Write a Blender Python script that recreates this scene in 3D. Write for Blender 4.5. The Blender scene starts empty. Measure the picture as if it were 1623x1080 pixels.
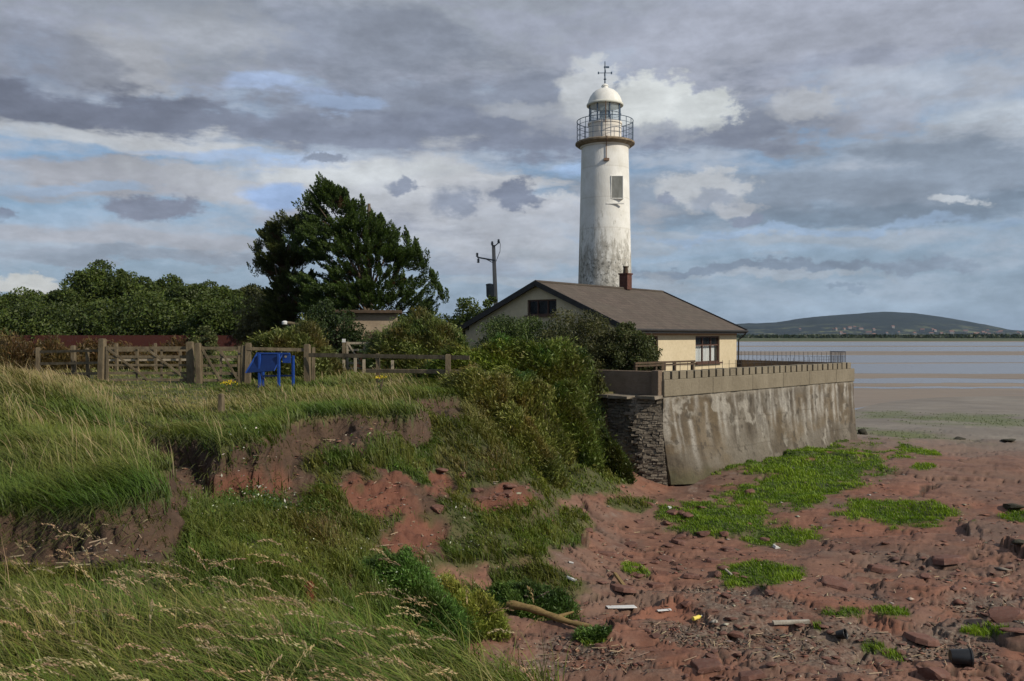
import bpy, math, random
import numpy as np
from mathutils import Vector, Matrix
rng = np.random.default_rng(7); random.seed(7)
SC = bpy.context.scene; COL = SC.collection
F = 1353.0; CX = 811.5; HZ = 532.0          # focal length and horizon of the photograph, in its pixels
R = math.radians

# ------------------------------------------------------------------ camera
cam = bpy.data.cameras.new('camera'); co = bpy.data.objects.new('camera', cam); COL.objects.link(co)
cam.sensor_width = 36; cam.lens = 36*F/1623; cam.clip_start = .05; cam.clip_end = 60000
co.location = (0, 0, 0); co.rotation_euler = (R(90-.34), 0, 0)
SC.camera = co
# ------------------------------------------------------------------ light, exposure
SUN_EL = 34; SUN_D = Vector((.86, -.51, 0)).normalized()
SUN_STRENGTH = 4.2; EXPOSURE = 0.0
SC.view_settings.view_transform = 'Standard'; SC.view_settings.look = 'None'
SC.view_settings.exposure = EXPOSURE; SC.view_settings.gamma = 1
sd = bpy.data.lights.new('sun', 'SUN'); sd.energy = SUN_STRENGTH; sd.angle = R(.5); sd.color = (1, .91, .76)
so = bpy.data.objects.new('sun', sd); COL.objects.link(so)
sdir = Vector((SUN_D.x*math.cos(R(SUN_EL)), SUN_D.y*math.cos(R(SUN_EL)), math.sin(R(SUN_EL))))
so.rotation_euler = sdir.to_track_quat('Z', 'Y').to_euler(); so.location = (40, -20, 60)

# ------------------------------------------------------------------ world: sky texture + cloud layers
def build_world():
    w = bpy.data.worlds.new('World'); SC.world = w; w.use_nodes = True
    nt = w.node_tree; N = nt.nodes; L = nt.links; N.clear()
    out = N.new('ShaderNodeOutputWorld'); bg = N.new('ShaderNodeBackground'); bg.inputs[1].default_value = .1
    L.new(bg.outputs[0], out.inputs[0])
    sky = N.new('ShaderNodeTexSky'); sky.sky_type = 'NISHITA'; sky.sun_disc = False
    sky.sun_elevation = R(SUN_EL); sky.sun_rotation = math.atan2(SUN_D.x, SUN_D.y)
    sky.air_density = 1; sky.dust_density = 2.0; sky.ozone_density = 2
    tc = N.new('ShaderNodeTexCoord')
    def math_(op, a, b=None, c=None):
        n = N.new('ShaderNodeMath'); n.operation = op
        for i, v in enumerate((a, b, c)):
            if v is None: continue
            if isinstance(v, (int, float)): n.inputs[i].default_value = v
            else: L.new(v, n.inputs[i])
        return n.outputs[0]
    def vm(op, a, b=None):
        n = N.new('ShaderNodeVectorMath'); n.operation = op
        for i, v in enumerate((a, b)):
            if v is None: continue
            if isinstance(v, tuple): n.inputs[i].default_value = v
            else: L.new(v, n.inputs[i])
        return n.outputs['Value'] if op == 'LENGTH' else n.outputs[0]
    def noise(vec, scale, det, rough=.55, off=0, dist=0):
        n = N.new('ShaderNodeTexNoise'); n.inputs['Scale'].default_value = scale
        n.inputs['Detail'].default_value = det; n.inputs['Roughness'].default_value = rough
        n.inputs['Distortion'].default_value = dist
        L.new(vm('ADD', vec, (off, off*.7, off*.3)), n.inputs['Vector']); return n
    d = vm('NORMALIZE', tc.outputs['Generated'])
    sx = N.new('ShaderNodeSeparateXYZ'); L.new(d, sx.inputs[0])
    az = math_('ARCTAN2', sx.outputs[0], sx.outputs[1]); el = math_('ARCSINE', sx.outputs[2])
    cb = N.new('ShaderNodeCombineXYZ'); L.new(az, cb.inputs[0]); L.new(el, cb.inputs[1])
    ae = cb.outputs[0]
    st = vm('MULTIPLY', d, (1, 1, 3.2))                         # flat, streaky clouds
    n1 = noise(st, 3.5, 7, .58, 3); n2 = noise(d, 14, 7, .6, 9); n3 = noise(st, 9, 8, .6, 21)
    def warped(n, amp):
        v = vm('SUBTRACT', n.outputs['Color'], (.5, .5, .5)); return vm('ADD', ae, vm('MULTIPLY', v, amp))
    wA = vm('ADD', warped(n1, (.22, .075, 0)), vm('MULTIPLY', vm('SUBTRACT', n3.outputs['Color'], (.5, .5, .5)), (.11, .045, 0)))
    n4 = noise(vm('MULTIPLY', d, (1, 1, 1.8)), 38, 6, .62, 5)
    wB = vm('ADD', warped(n2, (.075, .05, 0)), vm('MULTIPLY', vm('SUBTRACT', n4.outputs['Color'], (.5, .5, .5)), (.03, .022, 0)))
    erF = math_('MULTIPLY', math_('SUBTRACT', n4.outputs['Fac'], .5), 1.5); erA = math_('ADD', math_('MULTIPLY', math_('SUBTRACT', n3.outputs['Fac'], .5), 1.9), math_('MULTIPLY', math_('SUBTRACT', n2.outputs['Fac'], .5), .8))
    def mix(fac, a, b):
        n = N.new('ShaderNodeMix'); n.data_type = 'RGBA'; L.new(fac, n.inputs[0])
        for i, v in ((6, a), (7, b)):
            if isinstance(v, tuple): n.inputs[i].default_value = (*v, 1)
            else: L.new(v, n.inputs[i])
        return n.outputs[2]
    def mr(v, a, b, c, e):
        n = N.new('ShaderNodeMapRange'); n.interpolation_type = 'SMOOTHSTEP'; L.new(v, n.inputs[0])
        for i, q in enumerate((a, b, c, e)): n.inputs[i+1].default_value = q
        return n.outputs[0]
    # clear sky between the clouds, paler towards the horizon
    S = 10.0
    def c10(c): return tuple(x*S for x in c)
    cur = mix(mr(el, -.02, .30, .62, .35), sky.outputs[0], c10((.32, .43, .62)))
    cur = mix(mr(el, 0, .17, .85, .0), cur, c10((.36, .42, .50)))
    # thin general veil
    cov = mr(n3.outputs['Fac'], .42, .66, 0, .8)
    cur = mix(math_('MULTIPLY', cov, mr(el, .02, .12, .25, 1)), cur, c10((.40, .41, .46)))
    def blob(px, py, rx, ry, c, op=1.0, soft=.55, fine=False):
        nonlocal cur
        a0 = math.atan((px-CX)/F); e0 = math.atan((HZ-py)/math.hypot(F, px-CX))
        k = math.cos(a0)**2 / F; ke = math.cos(a0)/F
        dv = vm('MULTIPLY', vm('SUBTRACT', wB if fine else wA, (a0, e0, 0)), (1/(rx*k), 1/(ry*ke), 0))
        m = mr(math_('ADD', vm('LENGTH', dv), erF if fine else erA), 1.0+soft*.3, 1.0-soft*.6, 0, op)
        cur = mix(m, cur, c10(c))
    G = (.33, .335, .40)
    blob(811, -160, 2600, 330, (.34, .345, .41), 1, .35)        # high grey deck
    blob(811, -900, 3800, 700, (.36, .37, .42), 1, .3)
    blob(1250, 60, 420, 90, (.42, .42, .49), .9, .8)
    blob(1500, 130, 230, 45, (.50, .51, .57), .7, .9)
    blob(1600, 190, 160, 40, (.55, .56, .60), .8, .8)
    blob(1350, 95, 180, 16, (.34, .35, .43), .7, .9)
    blob(1480, 250, 260, 45, (.42, .43, .48), .8, .8)
    blob(820, 190, 480, 60, (.27, .285, .35), .95, .6)
    blob(560, 75, 220, 60, (.28, .295, .36), .8, .8)
    blob(200, 110, 95, 62, (.44, .43, .46), .9, .8, True)
    blob(340, 55, 120, 45, (.43, .43, .47), .8, .9, True)
    blob(60, 110, 130, 60, (.27, .28, .34), .7, .9)
    blob(120, 172, 330, 34, (.185, .195, .25), 1, .6)
    blob(660, 222, 470, 32, (.245, .26, .33), 1, .6)
    blob(440, 143, 85, 15, (.42, .50, .70), .85, .9)
    blob(540, 172, 70, 11, (.38, .46, .64), .8, .9)
    blob(1300, 290, 560, 52, (.29, .325, .395), 1, .6)
    blob(1400, 340, 330, 22, (.235, .28, .35), .9, .8)
    blob(200, 218, 270, 20, (.58, .565, .58), .9, .7); blob(120, 272, 170, 12, (.56, .54, .56), .8, .7)
    blob(90, 262, 190, 13, (.36, .47, .66), .8, .9)
    blob(400, 246, 200, 11, (.40, .50, .70), .85, .9)
    blob(230, 290, 300, 34, (.43, .42, .46), 1, .6)
    blob(560, 300, 300, 62, (.55, .54, .57), 1, .6); blob(520, 272, 170, 20, (.66, .65, .66), .9, .7); blob(760, 285, 130, 14, (.62, .60, .62), .8, .7); blob(860, 320, 60, 16, (.64, .62, .64), .8, .7, True)
    blob(790, 355, 250, 60, (.52, .51, .55), .9, .7)
    blob(395, 305, 50, 28, (.38, .50, .76), .9, .8)
    blob(910, 258, 60, 11, (.40, .52, .74), .8, .9)
    blob(240, 325, 95, 22, (.26, .27, .34), .95, .6, True)
    blob(560, 350, 170, 22, (.33, .34, .41), .8, .9)
    blob(815, 305, 48, 22, (.25, .27, .35), .95, .5, True)
    blob(720, 318, 40, 26, (.31, .33, .41), .9, .8, True)
    blob(638, 296, 26, 8, (.27, .29, .37), .9, .7, True)
    blob(515, 256, 38, 7, (.25, .27, .34), .9, .7, True)
    blob(150, 385, 330, 24, (.44, .43, .47), .9, .8)
    blob(160, 415, 300, 11, (.33, .35, .41), .8, .8)
    blob(5, 342, 22, 10, (.22, .23, .30), .9, .6, True)
    blob(35, 446, 62, 17, (.66, .63, .60), 1, .5, True)
    blob(860, 405, 110, 24, (.48, .48, .52), .8, .8, True)
    blob(740, 415, 160, 14, (.36, .38, .45), .7, .9)
    # bright cumulus by the tower
    blob(1000, 192, 170, 34, (.43, .43, .48), .9, .7, True)
    blob(940, 148, 58, 52, (.58, .57, .585), 1, .45, True)
    blob(1030, 165, 72, 42, (.68, .665, .65), 1, .45, True)
    blob(1105, 182, 60, 30, (.62, .61, .60), 1, .45, True)
    blob(1000, 215, 120, 14, (.36, .37, .43), .6, .9, True)
    blob(830, 170, 80, 14, (.42, .42, .46), .8, .8, True)
    blob(1275, 168, 68, 24, (.50, .49, .52), .9, .6, True)
    blob(1400, 185, 80, 26, (.42, .42, .48), .7, .8, True)
    blob(1110, 300, 85, 30, (.55, .54, .56), .95, .5, True)
    blob(1170, 335, 45, 14, (.50, .49, .52), .9, .6, True)
    blob(1130, 318, 38, 16, (.34, .36, .43), .8, .7, True)
    blob(1050, 317, 24, 12, (.28, .30, .38), .9, .6, True)
    blob(1185, 354, 32, 9, (.27, .29, .37), .9, .6, True)
    blob(1510, 328, 42, 10, (.60, .60, .63), .9, .6, True)
    blob(1200, 385, 350, 16, (.42, .45, .51), .8, .8)
    blob(1180, 427, 240, 10, (.255, .295, .37), .95, .6, True)
    blob(1450, 421, 100, 11, (.29, .33, .41), .8, .7, True)
    blob(1250, 437, 160, 8, (.45, .47, .52), .7, .8, True)
    blob(1335, 457, 26, 6, (.28, .33, .41), .9, .6, True)
    blob(900, 440, 200, 12, (.44, .46, .51), .7, .8)
    blob(1250, 372, 330, 9, (.36, .45, .60), .8, .9, True); blob(1150, 400, 240, 9, (.37, .46, .58), .7, .9); blob(1400, 480, 420, 26, (.37, .44, .53), .6, .9); blob(90, 300, 120, 8, (.38, .48, .64), .7, .9); blob(60, 350, 120, 22, (.40, .49, .62), .6, .9)
    # fine light and dark inside the clouds
    hi = N.new('ShaderNodeMix'); hi.data_type = 'RGBA'; hi.blend_type = 'MULTIPLY'; hi.inputs[0].default_value = 1
    g = math_('MULTIPLY', mr(n3.outputs['Fac'], .3, .7, .84, 1.14), mr(n4.outputs['Fac'], .3, .7, .93, 1.07)); cc = N.new('ShaderNodeCombineColor')
    for i in range(3): L.new(math_('MULTIPLY', g, (.92, .99, 1.02)[i]), cc.inputs[i])
    L.new(cur, hi.inputs[6]); L.new(cc.outputs[0], hi.inputs[7])
    L.new(hi.outputs[2], bg.inputs[0])
    w.cycles.sampling_method = 'MANUAL'; w.cycles.sample_map_resolution = 512
build_world()

# ------------------------------------------------------------------ helpers
def W(px, py, d): return Vector(((px-CX)/F*d, d, -(py-HZ)/F*d))
def tag(o, label=None, cat=None, group=None, kind=None):
    if label: o['label'] = label
    if cat: o['category'] = cat
    if group: o['group'] = group
    if kind: o['kind'] = kind
    return o
def empty(name, loc, rz=0, **k):
    o = bpy.data.objects.new(name, None); COL.objects.link(o); o.location = loc; o.rotation_euler = (0, 0, rz)
    o.empty_display_size = .2
    return tag(o, **k)
class MB:
    def __init__(s): s.v = []; s.f = []
    def add(s, vs, fs):
        b = len(s.v); s.v += [tuple(q) for q in vs]; s.f += [tuple(b+i for i in f) for f in fs]; return s
    def box(s, c, size, m=None, taper=1.0, jit=0):
        hx, hy, hz = size[0]/2, size[1]/2, size[2]/2; vs = []
        for z in (-hz, hz):
            t = taper if z > 0 else 1
            for x, y in ((-hx, -hy), (hx, -hy), (hx, hy), (-hx, hy)): vs.append(Vector((x*t, y*t, z)))
        if jit: vs = [q+Vector((random.uniform(-jit, jit), random.uniform(-jit, jit), random.uniform(-jit, jit))) for q in vs]
        if m is not None: vs = [m@q for q in vs]
        c = Vector(c)
        return s.add([q+c for q in vs], [(0, 3, 2, 1), (4, 5, 6, 7), (0, 1, 5, 4), (1, 2, 6, 5), (2, 3, 7, 6), (3, 0, 4, 7)])
    def bar(s, a, b, w, h=None, jit=0):      # a square-section bar from a to b
        a = Vector(a); b = Vector(b); h = h or w; d = b-a; L = d.length; d.normalize()
        up = Vector((0, 0, 1)) if abs(d.z) < .9 else Vector((0, 1, 0))
        sx = d.cross(up).normalized(); u = sx.cross(d)
        m = Matrix((sx, d, u)).transposed()
        return s.box((a+b)/2, (w, L, h), m, jit=jit)
    def tube(s, pts, rad, n=8, cap=True):
        pts = [Vector(p) for p in pts]; rs = rad if isinstance(rad, (list, tuple)) else [rad]*len(pts)
        vs = []; fs = []
        for i, p in enumerate(pts):
            d = (pts[min(i+1, len(pts)-1)]-pts[max(i-1, 0)]).normalized()
            up = Vector((0, 0, 1)) if abs(d.z) < .9 else Vector((0, 1, 0))
            a = d.cross(up).normalized(); b = a.cross(d)
            for k in range(n):
                t = 2*math.pi*k/n; vs.append(p+(a*math.cos(t)+b*math.sin(t))*rs[i])
        for i in range(len(pts)-1):
            for k in range(n): fs.append((i*n+k, i*n+(k+1) % n, (i+1)*n+(k+1) % n, (i+1)*n+k))
        if cap: fs.append(tuple(range(n-1, -1, -1))); fs.append(tuple((len(pts)-1)*n+k for k in range(n)))
        return s.add(vs, fs)
    def lathe(s, prof, n=48, c=(0, 0, 0), cap=True):
        vs = []; fs = []; c = Vector(c)
        for r, z in prof:
            for k in range(n): t = 2*math.pi*k/n; vs.append(c+Vector((r*math.cos(t), r*math.sin(t), z)))
        for i in range(len(prof)-1):
            for k in range(n): fs.append((i*n+k, i*n+(k+1) % n, (i+1)*n+(k+1) % n, (i+1)*n+k))
        if cap: fs.append(tuple(range(n-1, -1, -1))); fs.append(tuple((len(prof)-1)*n+k for k in range(n)))
        return s.add(vs, fs)
    def build(s, name, m, parent=None, smooth=False, bevel=0, **k):
        me = bpy.data.meshes.new(name); me.from_pydata(s.v, [], s.f); me.update(); me.materials.append(m)
        o = bpy.data.objects.new(name, me); COL.objects.link(o)
        if smooth: me.shade_smooth(); me.set_sharp_from_angle(angle=R(35))
        if bevel:
            b = o.modifiers.new('bevel', 'BEVEL'); b.width = bevel; b.segments = 2; b.limit_method = 'ANGLE'
        if parent: o.parent = parent
        return tag(o, **k)
def npmesh(name, V, Fq, m, col=None, parent=None, smooth=False, **k):
    """V (n,3), Fq (m,3 or 4) -> mesh object; col (n,3) goes to the colour attribute 'tint'"""
    me = bpy.data.meshes.new(name); V = np.asarray(V, np.float32); Fq = np.asarray(Fq, np.int32); c = Fq.shape[1]
    me.vertices.add(len(V)); me.vertices.foreach_set('co', V.ravel())
    me.loops.add(Fq.size); me.loops.foreach_set('vertex_index', Fq.ravel())
    me.polygons.add(len(Fq)); me.polygons.foreach_set('loop_start', np.arange(len(Fq), dtype=np.int32)*c)
    if smooth: me.polygons.foreach_set('use_smooth', np.ones(len(Fq), dtype=bool))
    me.update(calc_edges=True)
    if col is not None:
        for nm, cc in (col.items() if isinstance(col, dict) else (('tint', col),)):
            a = me.color_attributes.new(nm, 'FLOAT_COLOR', 'POINT')
            a.data.foreach_set('color', np.hstack([cc, np.ones((len(V), 1))]).astype(np.float32).ravel())
    me.materials.append(m)
    o = bpy.data.objects.new(name, me); COL.objects.link(o)
    if parent: o.parent = parent
    return tag(o, **k)
def _h(x, y, z, s):
    n = (x.astype(np.int64)*374761393+y.astype(np.int64)*668265263+z.astype(np.int64)*1442695041+s*974634777) & 0xffffffff
    n = ((n ^ (n >> 13))*1274126177) & 0xffffffff; n = ((n ^ (n >> 16))*2246822519) & 0xffffffff
    return ((n ^ (n >> 15)) & 0xffff)/32767.5-1
def vn(x, y, z=None, s=0):
    if z is None: z = np.zeros_like(x)
    xi, yi, zi = np.floor(x), np.floor(y), np.floor(z); fx, fy, fz = x-xi, y-yi, z-zi
    fx, fy, fz = [t*t*t*(t*(t*6-15)+10) for t in (fx, fy, fz)]
    r = 0
    for a in (0, 1):
        for b in (0, 1):
            for c in (0, 1):
                r = r+_h(xi+a, yi+b, zi+c, s)*(fx if a else 1-fx)*(fy if b else 1-fy)*(fz if c else 1-fz)
    return r
def fbm(x, y, z=None, o=4, s=0, g=.5):
    r = 0; a = 1; t = 0
    for i in range(o):
        k = 2.03**i; r = r+a*vn(x*k, y*k, None if z is None else z*k, s+i*17); t += a; a *= g
    return r/t
def sstep(a, b, x): t = np.clip((x-a)/(b-a), 0, 1); return t*t*(3-2*t)

# ------------------------------------------------------------------ materials
class NT:
    def __init__(s, name):
        s.m = bpy.data.materials.new(name); s.m.use_nodes = True; s.t = s.m.node_tree; s.N = s.t.nodes; s.L = s.t.links
        s.b = s.N['Principled BSDF']; s.tc = s.N.new('ShaderNodeTexCoord')
    def vec(s, scale=(1, 1, 1), src='Object'):
        n = s.N.new('ShaderNodeMapping'); n.inputs['Scale'].default_value = scale; s.L.new(s.tc.outputs[src], n.inputs[0]); return n.outputs[0]
    def noise(s, scale, det=6, rough=.6, v=None, dist=0):
        n = s.N.new('ShaderNodeTexNoise'); n.inputs['Scale'].default_value = scale; n.inputs['Detail'].default_value = det
        n.inputs['Roughness'].default_value = rough; n.inputs['Distortion'].default_value = dist
        s.L.new(v if v is not None else s.tc.outputs['Object'], n.inputs['Vector']); return n.outputs['Fac']
    def vor(s, scale, v=None, feat='F1', out='Distance'):
        n = s.N.new('ShaderNodeTexVoronoi'); n.feature = feat; n.inputs['Scale'].default_value = scale
        s.L.new(v if v is not None else s.tc.outputs['Object'], n.inputs['Vector']); return n.outputs[out]
    def mr(s, x, a, b, c=0, d=1):
        n = s.N.new('ShaderNodeMapRange'); s.L.new(x, n.inputs[0])
        for i, q in enumerate((a, b, c, d)): n.inputs[i+1].default_value = q
        return n.outputs[0]
    def mix(s, f, a, b, mode='MIX'):
        n = s.N.new('ShaderNodeMix'); n.data_type = 'RGBA'; n.blend_type = mode
        for i, v in ((0, f), (6, a), (7, b)):
            if isinstance(v, tuple): n.inputs[i].default_value = (*v[:3], 1)
            elif isinstance(v, (int, float)): n.inputs[i].default_value = v
            else: s.L.new(v, n.inputs[i])
        return n.outputs[2]
    def math(s, op, a, b=0):
        n = s.N.new('ShaderNodeMath'); n.operation = op
        for i, v in enumerate((a, b)):
            if isinstance(v, (int, float)): n.inputs[i].default_value = v
            else: s.L.new(v, n.inputs[i])
        return n.outputs[0]
    def attr(s, name):
        n = s.N.new('ShaderNodeAttribute'); n.attribute_name = name; return n.outputs['Color']
    def sep(s, c):
        n = s.N.new('ShaderNodeSeparateColor'); s.L.new(c, n.inputs[0]); return n.outputs
    def done(s, col, rough=.8, bump=None, bs=.3, bd=.02, spec=.3):
        if isinstance(col, tuple): s.b.inputs['Base Color'].default_value = (*col, 1)
        else: s.L.new(col, s.b.inputs['Base Color'])
        if isinstance(rough, (int, float)): s.b.inputs['Roughness'].default_value = rough
        else: s.L.new(rough, s.b.inputs['Roughness'])
        s.b.inputs['Specular IOR Level'].default_value = spec
        if bump is not None:
            n = s.N.new('ShaderNodeBump'); n.inputs['Strength'].default_value = bs; n.inputs['Distance'].default_value = bd
            s.L.new(bump, n.inputs['Height']); s.L.new(n.outputs[0], s.b.inputs['Normal'])
        return s.m
def simple(name, c1, c2, scale=4, rough=.7, bs=.3, stretch=(1, 1, 1), bd=.02, spec=.3):
    t = NT(name); v = t.vec(stretch); n = t.noise(scale, 7, .65, v); n2 = t.noise(scale*6, 4, .6, v)
    c = t.mix(t.mr(n, .35, .65), c1, c2); c = t.mix(t.mr(n2, .3, .7, 0, .35), c, tuple(x*.6 for x in c1))
    return t.done(c, rough, n2, bs, bd, spec)
def foliage(name, trans=.25, rough=.55, attr='tint'):
    t = NT(name); c = t.attr(attr); m = t.done(c, rough, spec=.25)
    tr = t.N.new('ShaderNodeBsdfTranslucent'); t.L.new(t.mix(1.0, c, (1.0, 1.1, .5), 'MULTIPLY'), tr.inputs[0])
    mx = t.N.new('ShaderNodeMixShader'); mx.inputs[0].default_value = trans
    t.L.new(t.b.outputs[0], mx.inputs[1]); t.L.new(tr.outputs[0], mx.inputs[2])
    t.L.new(mx.outputs[0], t.N['Material Output'].inputs[0]); return m
M = {}
M['leaf'] = foliage('leaf'); M['grass'] = foliage('grass', .3, .5)
M['bark'] = simple('bark', (.10, .075, .05), (.17, .13, .10), 6, .9, .6, (1, 1, .3))
M['wood'] = simple('weathered_wood', (.085, .065, .04), (.19, .15, .095), 5, .85, .5, (1, 1, .35))
M['wood_pale'] = simple('pale_wood', (.26, .22, .16), (.36, .31, .24), 5, .85, .5)
M['wood_dark'] = simple('dark_wood', (.05, .035, .022), (.10, .065, .04), 5, .8, .4)
M['steel_blue'] = simple('blue_grey_steel', (.05, .08, .13), (.10, .14, .19), 4, .5, .2)
M['rust'] = simple('rusty_metal', (.12, .055, .03), (.22, .16, .12), 5, .8, .4)
M['blue'] = simple('blue_paint', (.010, .045, .22), (.014, .06, .30), 3, .4, .1, spec=.5)
M['blue_dark'] = simple('dark_blue_paint', (.006, .02, .10), (.008, .03, .13), 3, .45, .1)
M['black'] = simple('black_plastic', (.008, .008, .009), (.016, .016, .018), 5, .45, .1, spec=.5)
M['white_plastic'] = simple('white_plastic', (.5, .5, .5), (.65, .65, .64), 5, .5, .1)
M['yellow'] = simple('yellow_plastic', (.65, .52, .08), (.75, .62, .15), 5, .5, .1)

def build_tower_mat():
    t = NT('whitewashed_masonry'); v = t.vec((1, 1, .35)); g = t.sep(t.tc.outputs['Object'])
    z = g[2]
    n = t.noise(1.3, 8, .7); ns = t.noise(3.5, 8, .72, v); fine = t.noise(14, 5, .6, v)
    low = t.mr(z, 11.0, 6.6, 0, .285)
    thr = t.math('ADD', ns, low)
    c = t.mix(t.mr(t.noise(.9, 5, .6), .35, .7), (.71, .71, .69), (.56, .55, .51))
    c = t.mix(t.mr(fine, .35, .75, 0, .25), c, (.46, .45, .40))
    c = t.mix(t.mr(thr, .66, .80, 0, .8), c, (.27, .255, .22))       # weathered render where the paint has gone
    c = t.mix(t.mr(t.math('ADD', t.noise(5, 6, .8, t.vec((1, 1, .9))), low), .80, .86, 0, .8), c, (.10, .10, .09))
    # horizontal lift lines
    w = t.N.new('ShaderNodeTexWave'); w.bands_direction = 'Z'; w.inputs['Scale'].default_value = .16; w.inputs['Distortion'].default_value = .25
    t.L.new(t.tc.outputs['Object'], w.inputs['Vector'])
    c = t.mix(t.mr(w.outputs['Fac'], .992, 1.0, 0, .25), c, (.35, .32, .26))
    c = t.mix(t.mr(z, 13.75, 14.15, 0, .25), c, (.62, .50, .38))
    return t.done(c, .8, t.math('ADD', ns, fine), .35, .03)
M['tower'] = build_tower_mat()
def build_dome_mat():
    t = NT('white_dome_paint'); z = t.sep(t.tc.outputs['Object'])[2]
    c = t.mix(t.mr(t.noise(3, 6, .7, t.vec((1, 1, .3))), .4, .8), (.70, .695, .665), (.55, .54, .49))
    c = t.mix(t.mr(z, 17.1, 16.75, 0, .6), c, (.30, .31, .20)); return t.done(c, .6)
M['dome'] = build_dome_mat()
M['deck'] = simple('gallery_stone', (.15, .11, .07), (.30, .24, .17), 3, .85, .4)
def glass(name, c=(.5, .58, .62), a=.25):
    t = NT(name); m = t.done(c, .08, spec=.6); t.b.inputs['Alpha'].default_value = a; return m
M['lantern_glass'] = glass('lantern_glass', (.45, .55, .62), .3)
M['pane'] = glass('window_pane', (.04, .05, .06), .10)
M['dark_glass'] = simple('dark_window_glass', (.015, .017, .02), (.03, .034, .04), 2, .12, .02, spec=.6)
M['shutter'] = simple('grey_boarding', (.16, .165, .15), (.27, .275, .26), 2, .7, .3, (1, 1, .3))
M['curtain'] = simple('net_curtain', (.62, .66, .66), (.75, .78, .76), 14, .9, .2, (1, 1, .05))
M['brown_frame'] = simple('brown_window_frame', (.06, .03, .02), (.10, .05, .035), 5, .6, .2)
M['render'] = simple('cream_render', (.50, .42, .285), (.55, .47, .33), 1.2, .85, .15, spec=.2)
M['fascia'] = simple('dark_fascia', (.018, .017, .017), (.035, .032, .03), 5, .6, .2)
M['brick_band'] = simple('brown_band', (.30, .18, .10), (.40, .26, .16), 5, .8, .3)
M['brick'] = simple('red_brick', (.07, .03, .022), (.12, .05, .035), 9, .85, .5)
def build_roof():
    t = NT('brown_roof_tiles'); v = t.vec((1, 1, 1), 'UV')
    b = t.N.new('ShaderNodeTexBrick'); t.L.new(v, b.inputs['Vector']); b.inputs['Scale'].default_value = 1
    b.inputs['Brick Width'].default_value = .33; b.inputs['Row Height'].default_value = .3; b.inputs['Mortar Size'].default_value = .012
    b.inputs['Color1'].default_value = (.072, .055, .045, 1); b.inputs['Color2'].default_value = (.108, .083, .068, 1); b.inputs['Mortar'].default_value = (.04, .03, .025, 1)
    c = t.mix(t.mr(t.noise(.5, 6, .7), .35, .75, 0, .7), b.outputs['Color'], (.09, .077, .06))
    c = t.mix(t.mr(t.noise(6, 4, .7), .55, .8, 0, .4), c, (.17, .15, .11))
    return t.done(c, .85, t.math('SUBTRACT', 1.0, b.outputs['Fac']), .6, .03)
M['roof'] = build_roof()
def build_concrete(name, tones, streak):
    t = NT(name); v = t.vec((2.2, 2.2, .22)); vb = t.vec((1, 1, .6))
    st = t.noise(1.0, 8, .72, v, .6); st2 = t.noise(2.6, 8, .75, v, .5); n = t.noise(.8, 8, .7, vb); f = t.noise(9, 6, .7)
    c = t.mix(t.mr(n, .35, .7), tones[0], tones[1])
    c = t.mix(t.mr(t.noise(1.8, 6, .7, vb), .5, .7, 0, .6), c, tones[2])
    if streak:
        top = t.mr(t.sep(t.tc.outputs['Object'])[2], 0.1, 3.1, .45, 1)
        w = t.mr(st, .50, .60); w = t.math('MULTIPLY', w, t.mr(st2, .40, .56)); w = t.math('MULTIPLY', t.math('MULTIPLY', w, top), t.mr(t.noise(.9, 5, .65, None, .4), .42, .62, .12, 1))
        c = t.mix(w, c, (.50, .47, .42))
        c = t.mix(t.mr(t.noise(1.0, 8, .75, t.vec((1.4, 1.4, .14))), .47, .60, 0, .75), c, (.062, .05, .036))
        c = t.mix(t.mr(t.vor(3.2, t.vec((1, 1, .8))), .16, .08, 0, .55), c, (.46, .43, .37))
        c = t.mix(t.mr(t.noise(.5, 6, .7, None, .5), .48, .62, 0, .6), c, (.15, .11, .065)); c = t.mix(t.mr(t.noise(2.4, 8, .75, t.vec((1, 1, .7)), .5), .56, .66, 0, .7), c, (.36, .33, .28)); c = t.mix(t.mr(t.sep(t.tc.outputs['Object'])[2], 1.2, .1, 0, .55), c, (.10, .08, .055))
    c = t.mix(t.mr(f, .5, .8, 0, .45), c, tones[3])
    return t.done(c, .9, t.math('ADD', f, st2), .6, .05)
M['sea_concrete'] = build_concrete('stained_concrete', ((.13, .11, .09), (.24, .215, .185), (.095, .075, .055), (.07, .06, .048)), True)
t_ = NT('stained_wall'); f_ = t_.noise(16, 6, .7); M['wall_stain'] = t_.done(t_.mix(t_.mr(f_, .35, .7, .45, 0), t_.attr('tint'), (.05, .042, .034)), .92, f_, .7, .03)
M['parapet_concrete'] = build_concrete('parapet_concrete', ((.165, .14, .10), (.22, .19, .14), (.13, .108, .075), (.085, .07, .048)), False)
M['dark_concrete'] = build_concrete('brown_concrete', ((.14, .10, .07), (.20, .15, .11), (.11, .08, .055), (.09, .07, .05)), False)
M['rubble'] = simple('rubble_stone', (.12, .10, .078), (.25, .215, .17), 2.2, .9, .7, bd=.04)
def build_rock():
    t = NT('red_sandstone'); n = t.noise(1.6, 8, .7); f = t.noise(7, 7, .78, t.vec((1, 1, 2)))
    c = t.mix(t.mr(n, .35, .7), (.125, .056, .041), (.19, .092, .068)); c = t.mix(t.mr(f, .45, .7, 0, .7), c, (.085, .048, .038)); c = t.mix(t.mr(t.noise(3, 6, .7), .5, .7, 0, .5), c, (.15, .11, .09))
    return t.done(c, .8, f, .6, .03)
M['rock'] = build_rock()
M['dark_rock'] = simple('dark_rock', (.03, .028, .02), (.06, .055, .035), 4, .9, .6)

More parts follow.
